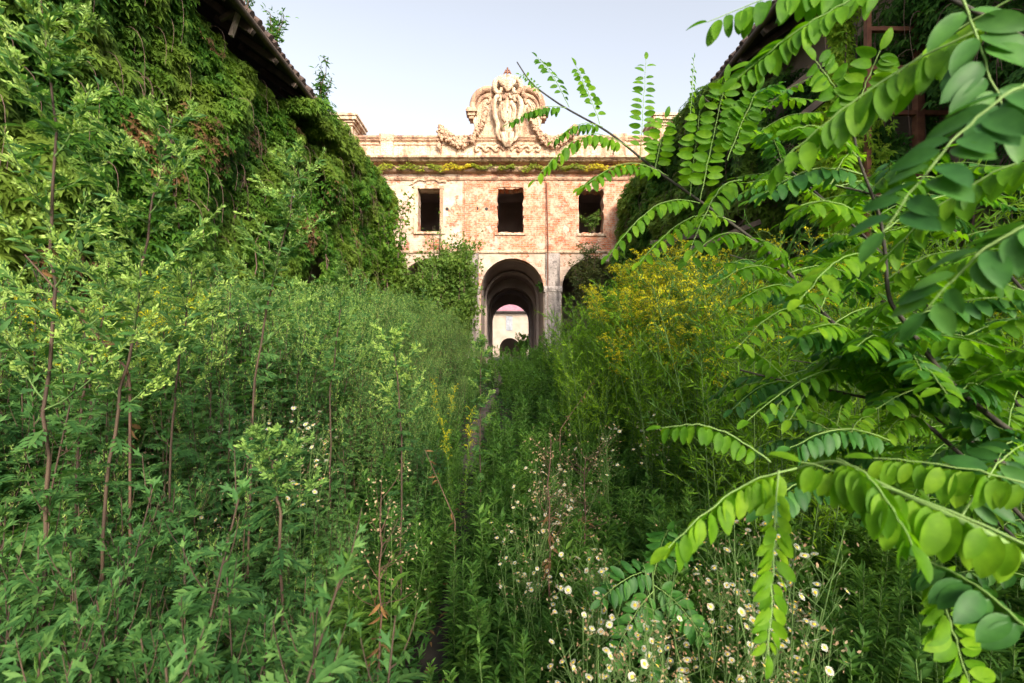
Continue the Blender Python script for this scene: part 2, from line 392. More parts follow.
# string course between storeys
mb = MB()
xprof(mb, [(20.002, 6.02), (19.93, 6.04), (19.90, 6.10), (19.93, 6.14), (20.002, 6.16)], -8, 8)
bb(mb, 'string_course', M['stone'])
# archivolt bands
for c in ACX[1:4]:
    a = np.linspace(0, math.pi, 30); r0, r1 = AW / 2, AW / 2 + .16
    mb = MB()
    outl = [(c + r1 * math.cos(t), ZSP + r1 * math.sin(t)) for t in a] + [(c + r0 * math.cos(t), ZSP + r0 * math.sin(t)) for t in a[::-1]]
    slab(mb, outl, [], 19.955, 20.004); bb(mb, 'archivolt', M['facade'])
# pilasters
for i, c in enumerate([(ACX[k] + ACX[k + 1]) / 2 for k in range(4)]):
    mb = MB(); mb.box(c - .35, c + .35, 19.86, 19.999, .2, zx(291)); mb.box(c - .31, c + .31, 19.90, 19.998, zx(291), 6.019)
    bb(mb, 'pilaster', M['pilaster'])
    mb = MB(); xprof(mb, [(19.999, zx(293)), (19.82, zx(292)), (19.80, zx(289)), (19.85, zx(286.5)), (19.999, zx(286))], c - .4, c + .4)
    bb(mb, 'impost', M['pilaster'])
    mb = MB(); mb.box(c - .3, c + .22, 19.93, 19.999, 6.161, 9.2); bb(mb, 'upper_pilaster', M['facade'])
mb = MB(); mb.tube([(xx(547.5), 19.88, zx(330)), (xx(547.5), 19.88, zx(262)), (xx(547.8), 19.86, zx(248)), (xx(546.5), 19.88, zx(184))], .025, 6)
bb(mb, 'drainpipe', M['rust'])
# window surround, left window, with wavy brow
x0, x1, za, zb = xx(418), xx(440), zx(232), zx(189)
mb = MB(); mb.box(x0 - .16, x0 - .003, 19.94, 19.999, za, zb); mb.box(x1 + .003, x1 + .14, 19.94, 19.999, za, zb)
mb.box(x0 - .19, x1 + .19, 19.925, 19.9985, zb + .002, zb + .13); mb.box(x0 - .16, x1 + .16, 19.90, 19.9985, za - .10, za - .002)
t = np.linspace(0, 1, 40); bx_ = x0 - .28 + (x1 - x0 + .56) * t; bz = zb + .20 + .10 * np.abs(np.sin(t * math.pi * 2.5)) + .16 * np.sin(t * math.pi)
mb.tube(np.stack([bx_, 19.95 + 0 * t, bz], 1), .055, 6)
bb(mb, 'window_surround', M['stone'])
mb = MB(); mb.box(xx(495), xx(526), 19.93, 19.9985, zx(235.2), zx(233.3)); mb.box(xx(577), xx(606), 19.93, 19.9985, zx(236), zx(233.8)); bb(mb, 'window_sill', M['stone'])
# worn lintel bricks over middle and right windows
for (a, b, zt) in ((497, 524, 187.5), (578, 605, 189)):
    mb = MB()
    for k in range(12):
        u = a + (b - a) * (k + .5) / 12; mb.box(xx(u) - .04, xx(u) + .04, 19.96 - random.uniform(0, .02), 19.9985, zx(zt), zx(zt) + .22 + random.uniform(-.02, .03))
    bb(mb, 'brick_lintel', M['facade'])
# entablature and cornice
mb = MB()
xprof(mb, [(20.003, 9.22), (19.94, 9.24), (19.90, 9.30), (19.90, 9.36), (20.003, 9.38)], -8.05, 8.05)
xprof(mb, [(20.003, 9.52), (19.80, 9.56), (19.72, 9.66), (19.72, 9.74), (19.98, 9.80), (20.003, 9.8)], -8.1, 8.1)
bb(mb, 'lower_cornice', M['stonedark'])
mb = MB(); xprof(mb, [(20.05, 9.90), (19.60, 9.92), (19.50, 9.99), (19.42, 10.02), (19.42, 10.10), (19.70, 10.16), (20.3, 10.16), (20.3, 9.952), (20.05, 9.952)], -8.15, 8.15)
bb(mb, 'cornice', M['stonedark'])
# parapet
mb = MB(); mb.box(-8, 8, 19.75, 20.25, 10.161, 10.86); bb(mb, 'parapet', M['stone'])
mb = MB(); xprof(mb, [(19.748, 10.80), (19.70, 10.84), (19.66, 10.87), (19.66, 10.90), (19.60, 10.96), (19.60, 11.04), (19.9, 11.08), (20.30, 11.04), (20.30, 10.861), (19.76, 10.861)], -8, 8)
xprof(mb, [(19.748, 10.66), (19.71, 10.68), (19.71, 10.71), (19.748, 10.73)], -8, 8)
bb(mb, 'coping', M['stonedark'])
for px0, px1 in ((383, 395), (612, 624)):
    mb = MB(); mb.box(xx(px0), xx(px1), 19.62, 19.7485, 10.162, 10.795); xprof(mb, [(19.60, 10.80), (19.55, 10.90), (19.53, 11.0), (19.53, 11.09), (19.9, 11.12), (19.9, 11.085), (19.598, 11.05)], xx(px0) - .05, xx(px1) + .05)
    bb(mb, 'parapet_strip', M['stone'])
for px0, px1 in ((333, 357), (653, 677)):
    mb = MB(); mb.box(xx(px0), xx(px1), 19.40, 20.35, 10.162, 11.34)
    a, b = xx(px0), xx(px1)
    for k, (dz0, dz1, o) in enumerate(((11.341, 11.44, .07), (11.441, 11.52, .14), (11.521, 11.66, .24), (11.661, 11.74, .29), (11.741, 11.80, .22))):
        mb.box(a - o, b + o, 19.40 - o, 20.35 + o, dz0, dz1)
    bb(mb, 'corner_pier', M['stone'])
# gable
ped = MB()
half = [(36, 150), (36, 141.2), (33, 138), (32.5, 128), (34, 123), (34.5, 110), (33, 103), (29, 97), (22, 92.6), (14, 92), (13, 86), (9, 82), (4, 79.5)]
CXP = 507.5
outl = [(xx(CXP - a), zx(b)) for a, b in half] + [(xx(CXP + a), zx(b)) for a, b in reversed(half)]
outl = [(x, max(z, 10.6)) for x, z in outl]
slab(ped, outl, [], 19.80, 20.15)
gable = bb(ped, 'gable', M['stone'])
def sub(mb, name, mat, smooth=True):
    o = mb.build(name, mat, gable, smooth); return o
for s in (-1, 1):
    # moulded curved rim
    t = [(34.5, 112), (34.5, 107), (32.5, 101), (28.5, 96), (22, 92.5), (17, 92), (14.5, 95), (15.5, 98.5), (18, 98.5)]
    pts = [(xx(CXP + s * a), 19.76, zx(b)) for a, b in t]
    pts = np.array(pts); u = np.linspace(0, 1, len(pts)); uu = np.linspace(0, 1, 30); pts = np.stack([np.interp(uu, u, pts[:, k]) for k in range(3)], 1)
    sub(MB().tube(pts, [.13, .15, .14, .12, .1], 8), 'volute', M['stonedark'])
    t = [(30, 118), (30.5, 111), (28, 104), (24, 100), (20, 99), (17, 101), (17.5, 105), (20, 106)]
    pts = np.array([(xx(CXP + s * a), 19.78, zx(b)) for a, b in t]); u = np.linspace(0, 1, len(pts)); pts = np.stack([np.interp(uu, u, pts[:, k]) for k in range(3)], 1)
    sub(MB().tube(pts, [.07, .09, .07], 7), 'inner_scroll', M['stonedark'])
    # cornice blocks on the shoulders
    mb = MB(); a0, a1 = sorted((xx(CXP + s * 31), xx(CXP + s * 40)))
    for z0, z1, o in ((119, 121.5, -.10), (116, 118.9, -.04), (113.6, 115.9, .04), (111.4, 113.5, .0)):
        mb.box(a0 - o, a1 + o, 19.62 - o, 20.2, zx(z1), zx(z0) + (zx(z0) - zx(z1)) * 0)
    sub(mb, 'shoulder_cornice', M['stonedark'], False)
    # fluted side panel
    for k in range(3):
        t = [(20 + k * 2.6, 104 + k), (24 + k * 2.3, 110), (25 + k * 2.4, 120), (27 + k * 2.5, 131), (31 + k * 2, 139)]
        pts = np.array([(xx(CXP + s * a), 19.79, zx(b)) for a, b in t])
        sub(MB().tube(pts, .045, 6), 'moulding', M['stone'])
    # garland
    t = np.array([(66, 133), (63, 136.5), (58, 142), (50, 146.5), (42, 147), (35, 143.5), (29, 136), (24, 126), (20, 114)])
    u = np.linspace(0, 1, len(t)); mb = MB()
    sph = []
    for k in range(330):
        q = random.random(); a = np.interp(q, u, t[:, 0]); b = np.interp(q, u, t[:, 1]); w = np.interp(q, [0, .45, 1], [.13, .27, .07])
        th = random.uniform(0, 6.28); rr = w * math.sqrt(random.random())
        c = np.array((xx(CXP + s * a) + rr * math.cos(th) * .6, 19.60 - random.uniform(0, .12), zx(b) + rr * math.sin(th)))
        n = rdir(1)[0]; mb.scatter(BLOB, c, n, rdir(1)[0], random.uniform(.06, .11)) if False else sph.append((c, random.uniform(.05, .095)))
    for c, r in sph:
        phi = (1 + 5 ** .5) / 2
        iv = np.array([(-1, phi, 0), (1, phi, 0), (-1, -phi, 0), (1, -phi, 0), (0, -1, phi), (0, 1, phi), (0, -1, -phi), (0, 1, -phi), (phi, 0, -1), (phi, 0, 1), (-phi, 0, -1), (-phi, 0, 1)]) / 1.9
        fc = np.array([(0,11,5),(0,5,1),(0,1,7),(0,7,10),(0,10,11),(1,5,9),(5,11,4),(11,10,2),(10,7,6),(7,1,8),(3,9,4),(3,4,2),(3,2,6),(3,6,8),(3,8,9),(4,9,5),(2,4,11),(6,2,10),(8,6,7),(9,8,1)])
        mb.add(iv * r + c, fc)
    for k in range(26):   # tail hanging at the outer end
        c = np.array((xx(CXP + s * random.uniform(64, 69)), 19.55, zx(random.uniform(131, 153)))); mb.add(iv * random.uniform(.05, .09) + c, fc)
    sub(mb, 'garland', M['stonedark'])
# cartouche: shield with rim, shell crest, mask
mb = MB()
th = np.linspace(0, 2 * math.pi, 33)[:-1]
rings = [(1.0, .0), (.97, .12), (.86, .20), (.6, .27), (.3, .30), (0.05, .31)]
vv = []
for r, d in rings:
    for a in th:
        wx = 9.5 * (1 - .18 * max(0, -math.sin(a))); vv.append((xx(CXP + r * wx * math.cos(a)), 19.80 - d, zx(118 - r * 22 * math.sin(a))))
n = 32; mb.add(vv, [(i * n + j, i * n + (j + 1) % n, (i + 1) * n + (j + 1) % n, (i + 1) * n + j) for i in range(5) for j in range(n)])
sub(mb, 'cartouche', M['stone'])
def curl(s, pts, r, name, mat='stone', y=19.55):
    pts = np.array([(xx(CXP + s * a), y, zx(b)) for a, b in pts]); u = np.linspace(0, 1, len(pts)); uu = np.linspace(0, 1, 26)
    return sub(MB().tube(np.stack([np.interp(uu, u, pts[:, k]) for k in range(3)], 1), r, 7), name, M[mat])
for s in (-1, 1):
    curl(s, [(3, 147), (8, 144), (10, 138), (9, 130), (12, 122), (14, 112), (12, 104), (8, 101), (6, 104), (8, 107)], [.05, .1, .12, .09, .06], 'cartouche_scroll')
    curl(s, [(2, 84), (7, 84), (12, 88), (13, 95), (10, 99), (6, 98), (6, 94)], [.07, .13, .1, .07], 'crest_scroll')
    curl(s, [(4, 110), (6, 116), (5, 124), (2, 128)], .06, 'relief', 'stonedark', 19.48)
    curl(s, [(1.5, 100), (3, 105), (5, 103)], .06, 'relief', 'stonedark', 19.50)
    for k in range(3):
        a = 8 + k * 9.5
        curl(s, [(a - 4.5, 153.4), (a - 2, 150), (a + 2.5, 149), (a + 5, 151.5), (a + 4, 154), (a + 1.5, 153.4), (a + 1.5, 151.8)], [.05, .075, .045], 'wave_scroll', 'stone', 19.70)
mb = MB()
for k in range(-3, 4):   # shell crest
    a = k * .34
    mb.tube([(xx(CXP), 19.62, zx(96)), (xx(CXP + 7 * math.sin(a)), 19.52, zx(90 - 3 * math.cos(a))), (xx(CXP + 10 * math.sin(a)), 19.62, zx(90 - 9.5 * math.cos(a)))], [.06, .13, .07], 7)
sub(mb, 'shell_crest', M['stone'])
mb = MB()
for k in range(5): mb.tube([(xx(CXP - 5 + k * 2.5), 19.5, zx(138)), (xx(CXP - 3.6 + k * 1.8), 19.42, zx(146)), (xx(CXP - 2 + k * 1.0), 19.55, zx(151))], [.07, .12, .04], 6)
sub(mb, 'acanthus_drop', M['stone'])
mb = MB(); zt = zx(80)
mb.tube([(xx(507.5), 19.95, zt - .1), (xx(507.5), 19.95, zx(68.5))], .04, 6); mb.tube([(xx(504.5), 19.95, zx(73)), (xx(510.5), 19.95, zx(73))], .035, 6)
for s in (-1, 1): mb.tube([(xx(507.5 + s * .5), 19.95, zx(78)), (xx(507.5 + s * 3), 19.95, zx(77)), (xx(507.5 + s * 3.4), 19.95, zx(74.5)), (xx(507.5 + s * 1.4), 19.95, zx(70.5))], .03, 5)
sub(mb, 'iron_finial', M['rust'])
# interior: floor between storeys, rear walls, tunnels
mb = MB()
for c in ACX:
    r = AW / 2 + .001; n = 20; a = np.linspace(0, math.pi, n)
    depth = 26 if c != ACX[2] else 33
    prof = [(c + r, .1)] + [(c + r * math.cos(t), ZSP + .02 + (r + .08) * math.sin(t)) for t in a] + [(c - r, .1)]
    k = len(prof)
    mb.add([(x, y, z) for y in (20.6, depth) for x, z in prof], [(i, k + i, k + i + 1, i + 1) for i in range(k - 1)])
bb(mb, 'vault', M['interior'])
mb = MB()
slab(mb, [(-8, .1), (8, .1), (8, 6.0), (-8, 6.0)], [arch(ACX[2], 2.62, .25, ZSP - .35), arch(ACX[3] + .3, .8, .25, 3.0)], 26.0, 26.4)
slab(mb, [(-8, .1), (8, .1), (8, 6.0), (-8, 6.0)], [arch(ACX[2], 2.62, .25, zx(352) + 3.48 - 1.31)], 33.0, 33.4)
bb(mb, 'inner_wall', M['interior'])
for y0 in (23.2, 29.5):
    mb = MB()
    c = ACX[2]; r1, r0 = AW / 2 - .002, AW / 2 - .12; a = np.linspace(0, math.pi, 24)
    outl = [(c + r1, .25)] + [(c + r1 * math.cos(t), ZSP + r1 * math.sin(t)) for t in a] + [(c - r1, .25), (c - r0, .25)] + [(c + r0 * math.cos(t), ZSP + r0 * math.sin(t)) for t in a[::-1]] + [(c + r0, .25)]
    slab(mb, outl, [], y0, y0 + .4)
    bb(mb, 'transverse_arch', M['interior'])
mb = MB()
mb.box(-8, 8, 20.6, 33, 6.05, 6.3); mb.box(-8, 8, 25, 25.3, 6.3, 9.9); mb.box(-8, 8, 20.3, 33.4, 9.96, 10.1)
for x in (-6, -2.1, 1.9, 5.6): mb.box(x, x + .2, 20.6, 25, 6.3, 9.9)
mb.box(-8.3, -8, 20, 33.4, 0, 10); mb.box(8, 8.3, 20, 33.4, 0, 10)
bb(mb, 'inner_floor_and_partition', M['interior'])
mb = MB(); mb.box(xx(498) + .3, xx(505), 24.96, 24.998, zx(211), zx(203)); bb(mb, 'inner_doorway_shade', M['dark'])  # flat dark panel on the rear wall, the doorway's shade as colour

# ------------------------------------------------------------------ far building through the passage
fb = empty('courtyard_house', (0, 60, .6)); tag(fb, 'cream plastered house with pinkish roof, seen far off through the central passage', 'building')
K = 60 / F
def fx(x): return (x - VPX) * K
def fz(y): return EYE + (VPY - y) * K
mb = MB()
hol = [arch(fx(509.8), 2.7, .4, fz(338) - 1.35)]
for k in (-3, -2, -1, 0, 1, 2, 3): hol.append([(fx(506) + k * 4.2, fz(330.5)), (fx(512.5) + k * 4.2, fz(330.5)), (fx(512.5) + k * 4.2, fz(316)), (fx(506) + k * 4.2, fz(316))])
slab(mb, [(-16, .2), (16, .2), (16, fz(311.4)), (-16, fz(311.4))], hol, 60, 60.5)
w_ = mb.build('wall', M['cream'], None, False); w_.parent = fb; w_.matrix_parent_inverse = Matrix.Translation(-Vector(fb.location))
def fpart(mb, name, mat):
    o = mb.build(name, mat, None, False); o.parent = fb; o.matrix_parent_inverse = Matrix.Translation(-Vector(fb.location)); return o
mb = MB(); xprof(mb, [(59.3, fz(311.3)), (59.3, fz(309.8)), (66, fz(309.8) + 4.2), (66, fz(311.3) + 3.9)], -16.5, 16.5); fpart(mb, 'roof', M['pinktile'])
mb = MB(); xprof(mb, [(59.25, fz(312.8)), (59.25, fz(311.35)), (59.99, fz(311.35)), (59.99, fz(312.8))], -16.4, 16.4); fpart(mb, 'eave', M['darkwood'])
for k in (-1, 0, 1):
    mb = MB(); mb.box(fx(506) + k * 4.2 + .01, fx(509.2) + k * 4.2, 59.93, 59.97, fz(330.5), fz(316)); mb.box(fx(509.4) + k * 4.2, fx(512.5) + k * 4.2, 59.90, 59.94, fz(330.5), fz(316.5)); fpart(mb, 'shutter', M['greyshutter'])
mb = MB(); mb.box(-16, 16, 66, 66.3, 0, 9); mb.box(-16, -15.7, 60.5, 66, 0, 6.9); mb.box(15.7, 16, 60.5, 66, 0, 6.9); fpart(mb, 'rear_wall', M['cream'])

# ------------------------------------------------------------------ side wings
def wing(s, label):
    w = empty('overgrown_wing', (s * 6, 8, 0)); tag(w, label, 'building')
    def add(mb, name, mat, par=None, smooth=False):
        o = mb.build(name, mat, None, smooth); o.parent = w; o.matrix_parent_inverse = Matrix.Translation(-Vector(w.location)); return o
    X = lambda a: s * a
    mb = MB()
    # inner wall with openings, built in YZ
    hol = []
    for y in (2.2, 5.6, 9.0, 12.4, 15.8):
        hol.append([(y, 4.6), (y + 1.1, 4.6), (y + 1.1, 6.8), (y, 6.8)]); hol.append([(y - .3, .2), (y + 1.4, .2), (y + 1.4, 2.6), (y - .3, 2.6)])
    m2 = MB(); slab(m2, [(-5, -.2), (19.9, -.2), (19.9, 8.0), (-5, 8.0)], hol, 0, .45)
    v = np.concatenate(m2.v); v2 = np.stack([s * (5.9 + v[:, 1]), v[:, 0], v[:, 2]], 1); m2.v = [v2]
    add(m2, 'courtyard_wall', M['wingwall'])
    mb.box(min(X(11), X(11.3)), max(X(11), X(11.3)), -5, 19.9, -.2, 8.4); mb.box(min(X(6.36), X(11)), max(X(6.36), X(11)), -5.0, -4.7, -.2, 8); mb.box(min(X(6.36), X(11)), max(X(6.36), X(11)), 19.5, 19.9, -.2, 8)
    mb.box(min(X(6.36), X(11)), max(X(6.36), X(11)), -4.7, 19.5, 3.9, 4.1)
    add(mb, 'outer_wall', M['wingwall'])
    # roof slopes up from the eave
    mb = MB(); L = []
    e0 = np.array((X(4.95), 8.02)); e1 = np.array((X(8.6), 10.6)); e2 = np.array((X(12), 8.2))
    for a, b in ((e0, e1), (e1, e2)):
        mb.add([(a[0], -5.2, a[1]), (a[0], 19.95, a[1]), (b[0], 19.95, b[1]), (b[0], -5.2, b[1]), (a[0], -5.2, a[1] + .09), (a[0], 19.95, a[1] + .09), (b[0], 19.95, b[1] + .09), (b[0], -5.2, b[1] + .09)],
               [(0,1,2,3),(7,6,5,4),(0,4,5,1),(1,5,6,2),(2,6,7,3),(3,7,4,0)])
    rf = add(mb, 'roof', M['darkwood'])
    mb = MB()
    for y in np.arange(-5, 19.9, .21):   # rounded tile ends along the eave
        q = random.uniform(-.03, .03)
        mb.tube([(X(4.88 + q * 2.2), y, 8.12 + q), (X(5.6), y, 8.67)], [.07, .075], 7)
    add(mb, 'eave_tiles', M['tile'], smooth=True)
    for y in np.arange(-4.6, 19.8, .9):
        o = add(MB().bar((X(4.98), y, 7.95), (X(6.3), y, 8.88), .09, .13), 'rafter', M['wood'])
    mb = MB(); a = np.linspace(math.pi, 2 * math.pi, 8)
    pr = [(4.86 + .07 * math.cos(t), 7.97 + .07 * math.sin(t)) for t in a] + [(4.86 + .055 * math.cos(t), 7.975 + .055 * math.sin(t)) for t in a[::-1]]
    k = len(pr); mb.add([(X(p), y, z) for y in (-5, 13.5) for p, z in pr], [(i, (i + 1) % k, k + (i + 1) % k, k + i) for i in range(k)])
    add(mb, 'gutter', M['wood'], smooth=True)
    return w, add
wl, addl = wing(-1, 'long courtyard wing on the left buried under bright creeper, its tiled eave and gutter showing')
wr, addr = wing(1, 'long derelict courtyard wing on the right, dark under its eave and draped in shaded creeper')
addl(MB().bar(P(237, 10, 8.7) + (0.05, 0, 0), P(231, 36, 8.7), .07, .07), 'eave_bracket', M['cream'])
addl(MB().bar(P(220, 20, 8.7), P(236, 11, 8.7), .06, .08), 'eave_bracket', M['wood'])
# broken rafters of right wing
for a, b, d in (((768, 108), (826, 62), 6.9), ((800, 118), (842, 84), 6.6), ((650, 243), (700, 236), 11.5), ((640, 262), (735, 205), 12), ((690, 250), (760, 222), 8.5)):
    addr(MB().bar(P(*a, d), P(*b, d * .97), .09, .09), 'fallen_rafter', M['wood'])
sf = empty('rusty_iron_frame', (5.2, 6.1, 0)); tag(sf, 'rusty iron post with horizontal rungs standing against the right wing above the creeper', 'frame')
for nm, a, b, w in (('post', (5.5, 6.1, .2), (5.5, 6.1, 7.6), .09), ('post', (4.82, 6.1, .2), (4.82, 6.1, 6.6), .06), ('rung', (4.82, 6.1, 6.02), (5.9, 6.1, 6.02), .055), ('rung', (4.82, 6.1, 5.50), (5.9, 6.1, 5.50), .055), ('rung', (4.82, 6.1, 4.9), (5.9, 6.1, 4.9), .055), ('rung', (4.82, 6.1, 3.8), (5.9, 6.1, 3.8), .055)):
    o = MB().bar(a, b, w, w).build(nm, M['rust'], None, False); o.parent = sf; o.matrix_parent_inverse = Matrix.Translation(-Vector(sf.location))

# ------------------------------------------------------------------ wall creepers
def nz2(y, z, seed):
    r = np.random.default_rng(seed); o = 0
    for k in range(7):
        a, b, c = r.uniform(.5, 2.6), r.uniform(.5, 2.6), r.uniform(0, 6); o = o + np.sin(a * y + b * z * (1 if k % 2 else -1) + c) / 7
    return o * 1.8
def creeper(name, label, s, y0, y1, zt, mat, n, size, seed, base=5.75, bulge=.55, dry=0, gap=-.9, flare=1.1, mat_=None):
    e = empty(name, (s * base, (y0 + y1) / 2, .1)); tag(e, label, 'climbing plant')
    inv = Matrix.Translation(-Vector(e.location))
    def pt(y, z, out):
        topf = np.clip((zt(y) - z) / 1.2, 0, 1)
        b = bulge * (.55 + .6 * nz2(y * 1.3, z * 1.3, seed)) * topf ** .5 + .12 * nz2(y * 5, z * 5, seed + 1)
        fl = flare * np.clip((2.6 - z) / 2.6, 0, 1) ** 1.5
        x = base - .05 - np.clip(b, 0, 3) - fl - out
        return np.stack([s * x, y, z], 1)
    y = U(y0, y1, n); z = U(.2, 1, n) * (zt(y) + .15 * nz2(y * 4, y, seed + 3))
    keep = nz2(y * 1.7 + 4, z * 1.7, seed + 5) > gap
    y, z = y[keep], z[keep]; m = len(y)
    pos = pt(y, z, U(-.12, .16, m))
    d = np.stack([-s * U(.1, .8, m), U(-.7, .7, m), U(-1, -.1, m)], 1)
    nr = np.stack([-s * U(.5, 1, m), U(-.5, .5, m) - .2, U(.1, 1.0, m)], 1)
    sz = size * U(.4, 1.3, m)
    mb = MB().scatter(CREEPER, pos, d, nr, sz)
    if mat_:     # growth that has climbed over the eave
        q = int(1500 * (mat_[1] - mat_[0])); yy = U(*mat_, q); fr = np.clip((yy - mat_[0]) / 1.2, 0.1, 1); xx_ = base * 0 + 5.75 - (5.75 - 4.72) * rng.random(q) ** .7
        zz = U(7.55, 8.38, q) * fr + (1 - fr) * U(7.5, 7.8, q) + .12 * nz2(yy * 3, yy, seed + 8)
        mb.scatter(CREEPER, np.stack([s * xx_, yy, zz], 1), np.stack([-s * U(.1, .8, q), U(-.7, .7, q), U(-1, -.1, q)], 1), np.stack([-s * U(.2, 1, q), U(-.5, .5, q) - .2, U(.1, 1.0, q)], 1), size * U(.6, 1.2, q))
    o = mb.build('foliage', mat); o.parent = e; o.matrix_parent_inverse = inv
    if dry:
        k = rng.random(m) < 0; yy = U(y0, y1, dry * 6); zz = U(.25, .95, dry * 6) * zt(yy); kk = nz2(yy * 1.1, zz * 1.1, seed + 9) > .55
        yy, zz = yy[kk], zz[kk]; q = len(yy)
        if q:
            o = MB().scatter(CREEPER, pt(yy, zz, U(.05, .2, q)), np.stack([-s * U(.1, .5, q), U(-.7, .7, q), U(-1, -.1, q)], 1), np.stack([-s * U(.5, 1, q), U(-.5, .5, q), U(0, 1, q)], 1), size * .9 * U(.6, 1.2, q)).build('dry_foliage', M['dry'])
            o.parent = e; o.matrix_parent_inverse = inv
    mb = MB()
    for k in range(int((y1 - y0) * 4)):
        ya = U(y0, y1); tt = np.linspace(0, 1, 14); zt_ = float(zt(np.array([ya]))[0]); yy = ya + .5 * np.cumsum(U(-.5, .5, 14)) * .5; zz = .1 + tt * zt_ * U(.6, 1)
        mb.tube(pt(yy, zz, U(-.1, .12, 14)), [.022, .006], 4)
    for k in range(int((y1 - y0) * 9)):     # loose hanging shoots
        ya = U(y0, y1); za = U(.5, 1) * float(zt(np.array([ya]))[0]); L = U(.3, .9); tt = np.linspace(0, 1, 7)
        p0 = pt(np.array([ya]), np.array([za]), .1)[0]
        pts = p0 + np.stack([-s * .25 * np.sin(tt * 2), .15 * tt * U(-1, 1), .1 * np.sin(tt * 3) - L * tt ** 1.6], 1); mb.tube(pts, [.006, .003], 4)
    o = mb.build('stems', M['vinestem']); o.parent = e; o.matrix_parent_inverse = inv
    return e
ztL = lambda y: np.where(y < 7.6, 7.8 + 0 * y, np.where(y < 12.2, 7.75 - .1 * np.sin(y * 3), 8.25 + .25 * np.sin(y * 2.2)))
creeper('creeper', 'bright green creeper curtain nearest the camera on the left wing, with rusty dead patches', -1, .6, 7.6, ztL, M['vineL'], 36000, .14, 11, dry=2600, bulge=.5)
creeper('creeper', 'sunlit creeper curtain hanging under the exposed tiled eave of the left wing', -1, 7.5, 12.4, ztL, M['vineL'], 28000, .135, 21, dry=900, bulge=.5, mat_=(10.8, 12.4))
creeper('creeper', 'creeper spilling over the eave where the left wing meets the brick building', -1, 12.1, 19.7, ztL, M['vineL'], 34000, .14, 31, base=5.4, bulge=.55, flare=1.6, dry=400, mat_=(11.6, 19.7))
ztR = lambda y: np.where(y < 8.5, 6.9 + .5 * np.sin(y * 2.3), np.where(y < 11, 7.2 + 0 * y, 8.2 + .2 * np.sin(y * 2.2)))
creeper('creeper', 'dark shaded creeper on the right wing behind the nearest locust leaves', 1, .8, 9.0, ztR, M['vineR'], 30000, .115, 41, gap=-.35)
creeper('creeper', 'dark creeper slope on the right wing beside the brick building', 1, 8.8, 19.7, ztR, M['vineL'], 42000, .14, 51, base=5.5, bulge=.8, flare=1.7, mat_=(10.2, 19.7))
# light-green hanging column of creeper on right wing
def column(label, cx, cy, z0, z1, w, n, mat, size=.10):
    e = empty('hanging_creeper', (cx, cy, z0)); tag(e, label, 'climbing plant')
    z = U(0, z1 - z0, n); a = U(-1, 1, n); r = w * (.6 + .4 * np.sin(z * 2.1 + cx))
    pos = np.stack([r * a * .8, r * U(-1, 1, n), z], 1)
    MB().scatter(CREEPER, pos, np.stack([U(-.6, .6, n), U(-.8, .1, n), U(-1, -.2, n)], 1), np.stack([U(-.5, .5, n), -U(.5, 1, n), U(.1, 1, n)], 1), size * U(.6, 1.2, n)).build('foliage', mat, e)
    mb = MB()
    for k in range(7):
        tt = np.linspace(0, 1, 12); mb.tube(np.stack([w * .6 * U(-1, 1) + .05 * np.sin(tt * 9 + k), w * .4 * U(-1, 1) + .05 * np.cos(tt * 7 + k), tt * (z1 - z0)], 1), .012, 4)
    mb.build('stems', M['vinestem'], e)
column('bright yellow-green creeper column hanging from the right eave beside the rusty iron frame', 4.75, 6.5, 3.0, 7.9, .5, 4600, leaf_mat('bright_creeper_leaf', (.12, .26, .02), (.22, .38, .03), (.36, .48, .05), .42))
column('creeper column draping the right side of the rusty iron frame', 5.75, 6.2, 2.5, 7.7, .32, 1400, M['vineR'])
# creeper along the cornice of the brick building
e = empty('cornice_creeper', (0, 19.7, 9.75)); tag(e, 'thin yellowing creeper running along the cornice ledge of the brick building', 'climbing plant')
n = 4200; x = U(-7.4, 7.4, n); dens = nz2(x * 3, x, 77); k = (dens > -.45) | (rng.random(n) < .25); x = x[k]; n = len(x)
pos = np.stack([x, U(-.15, .05, n), U(-.20, .05, n) * (.85 + .3 * nz2(x * 2, x, 79)) + .05 * np.sin(x * 7)], 1)
yel = nz2(x * 1.2, x * .3, 78) + .5 * (x < -4.5) + .4 * (x > 3) > .55
for nm, kk, mt in (('foliage', ~yel, leaf_mat('cornice_leaf', (.14, .20, .03), (.24, .30, .04), (.36, .38, .05), .35)), ('yellow_foliage', yel, leaf_mat('yellow_cornice_leaf', (.42, .34, .02), (.60, .48, .03), (.45, .45, .05), .35, tcol=(1.2, 1.1, .6)))):
    q = kk.sum(); MB().scatter(IVY, pos[kk], np.stack([U(-1, 1, q), -U(.2, 1, q), U(-1, .3, q)], 1), np.stack([U(-.4, .4, q), -U(.3, 1, q), U(.3, 1, q)], 1), .07 * U(.6, 1.2, q)).build(nm, mt, e)
mb = MB()
for k in range(8):
    xa = -7 + k * 1.85; tt = np.linspace(0, 1, 24); mb.tube(np.stack([xa + tt * 1.9, -.03 + .03 * np.sin(tt * 9), -.12 + .08 * np.sin(tt * 11 + k)], 1), .012, 4)
mb.build('stems', M['vinestem'], e)

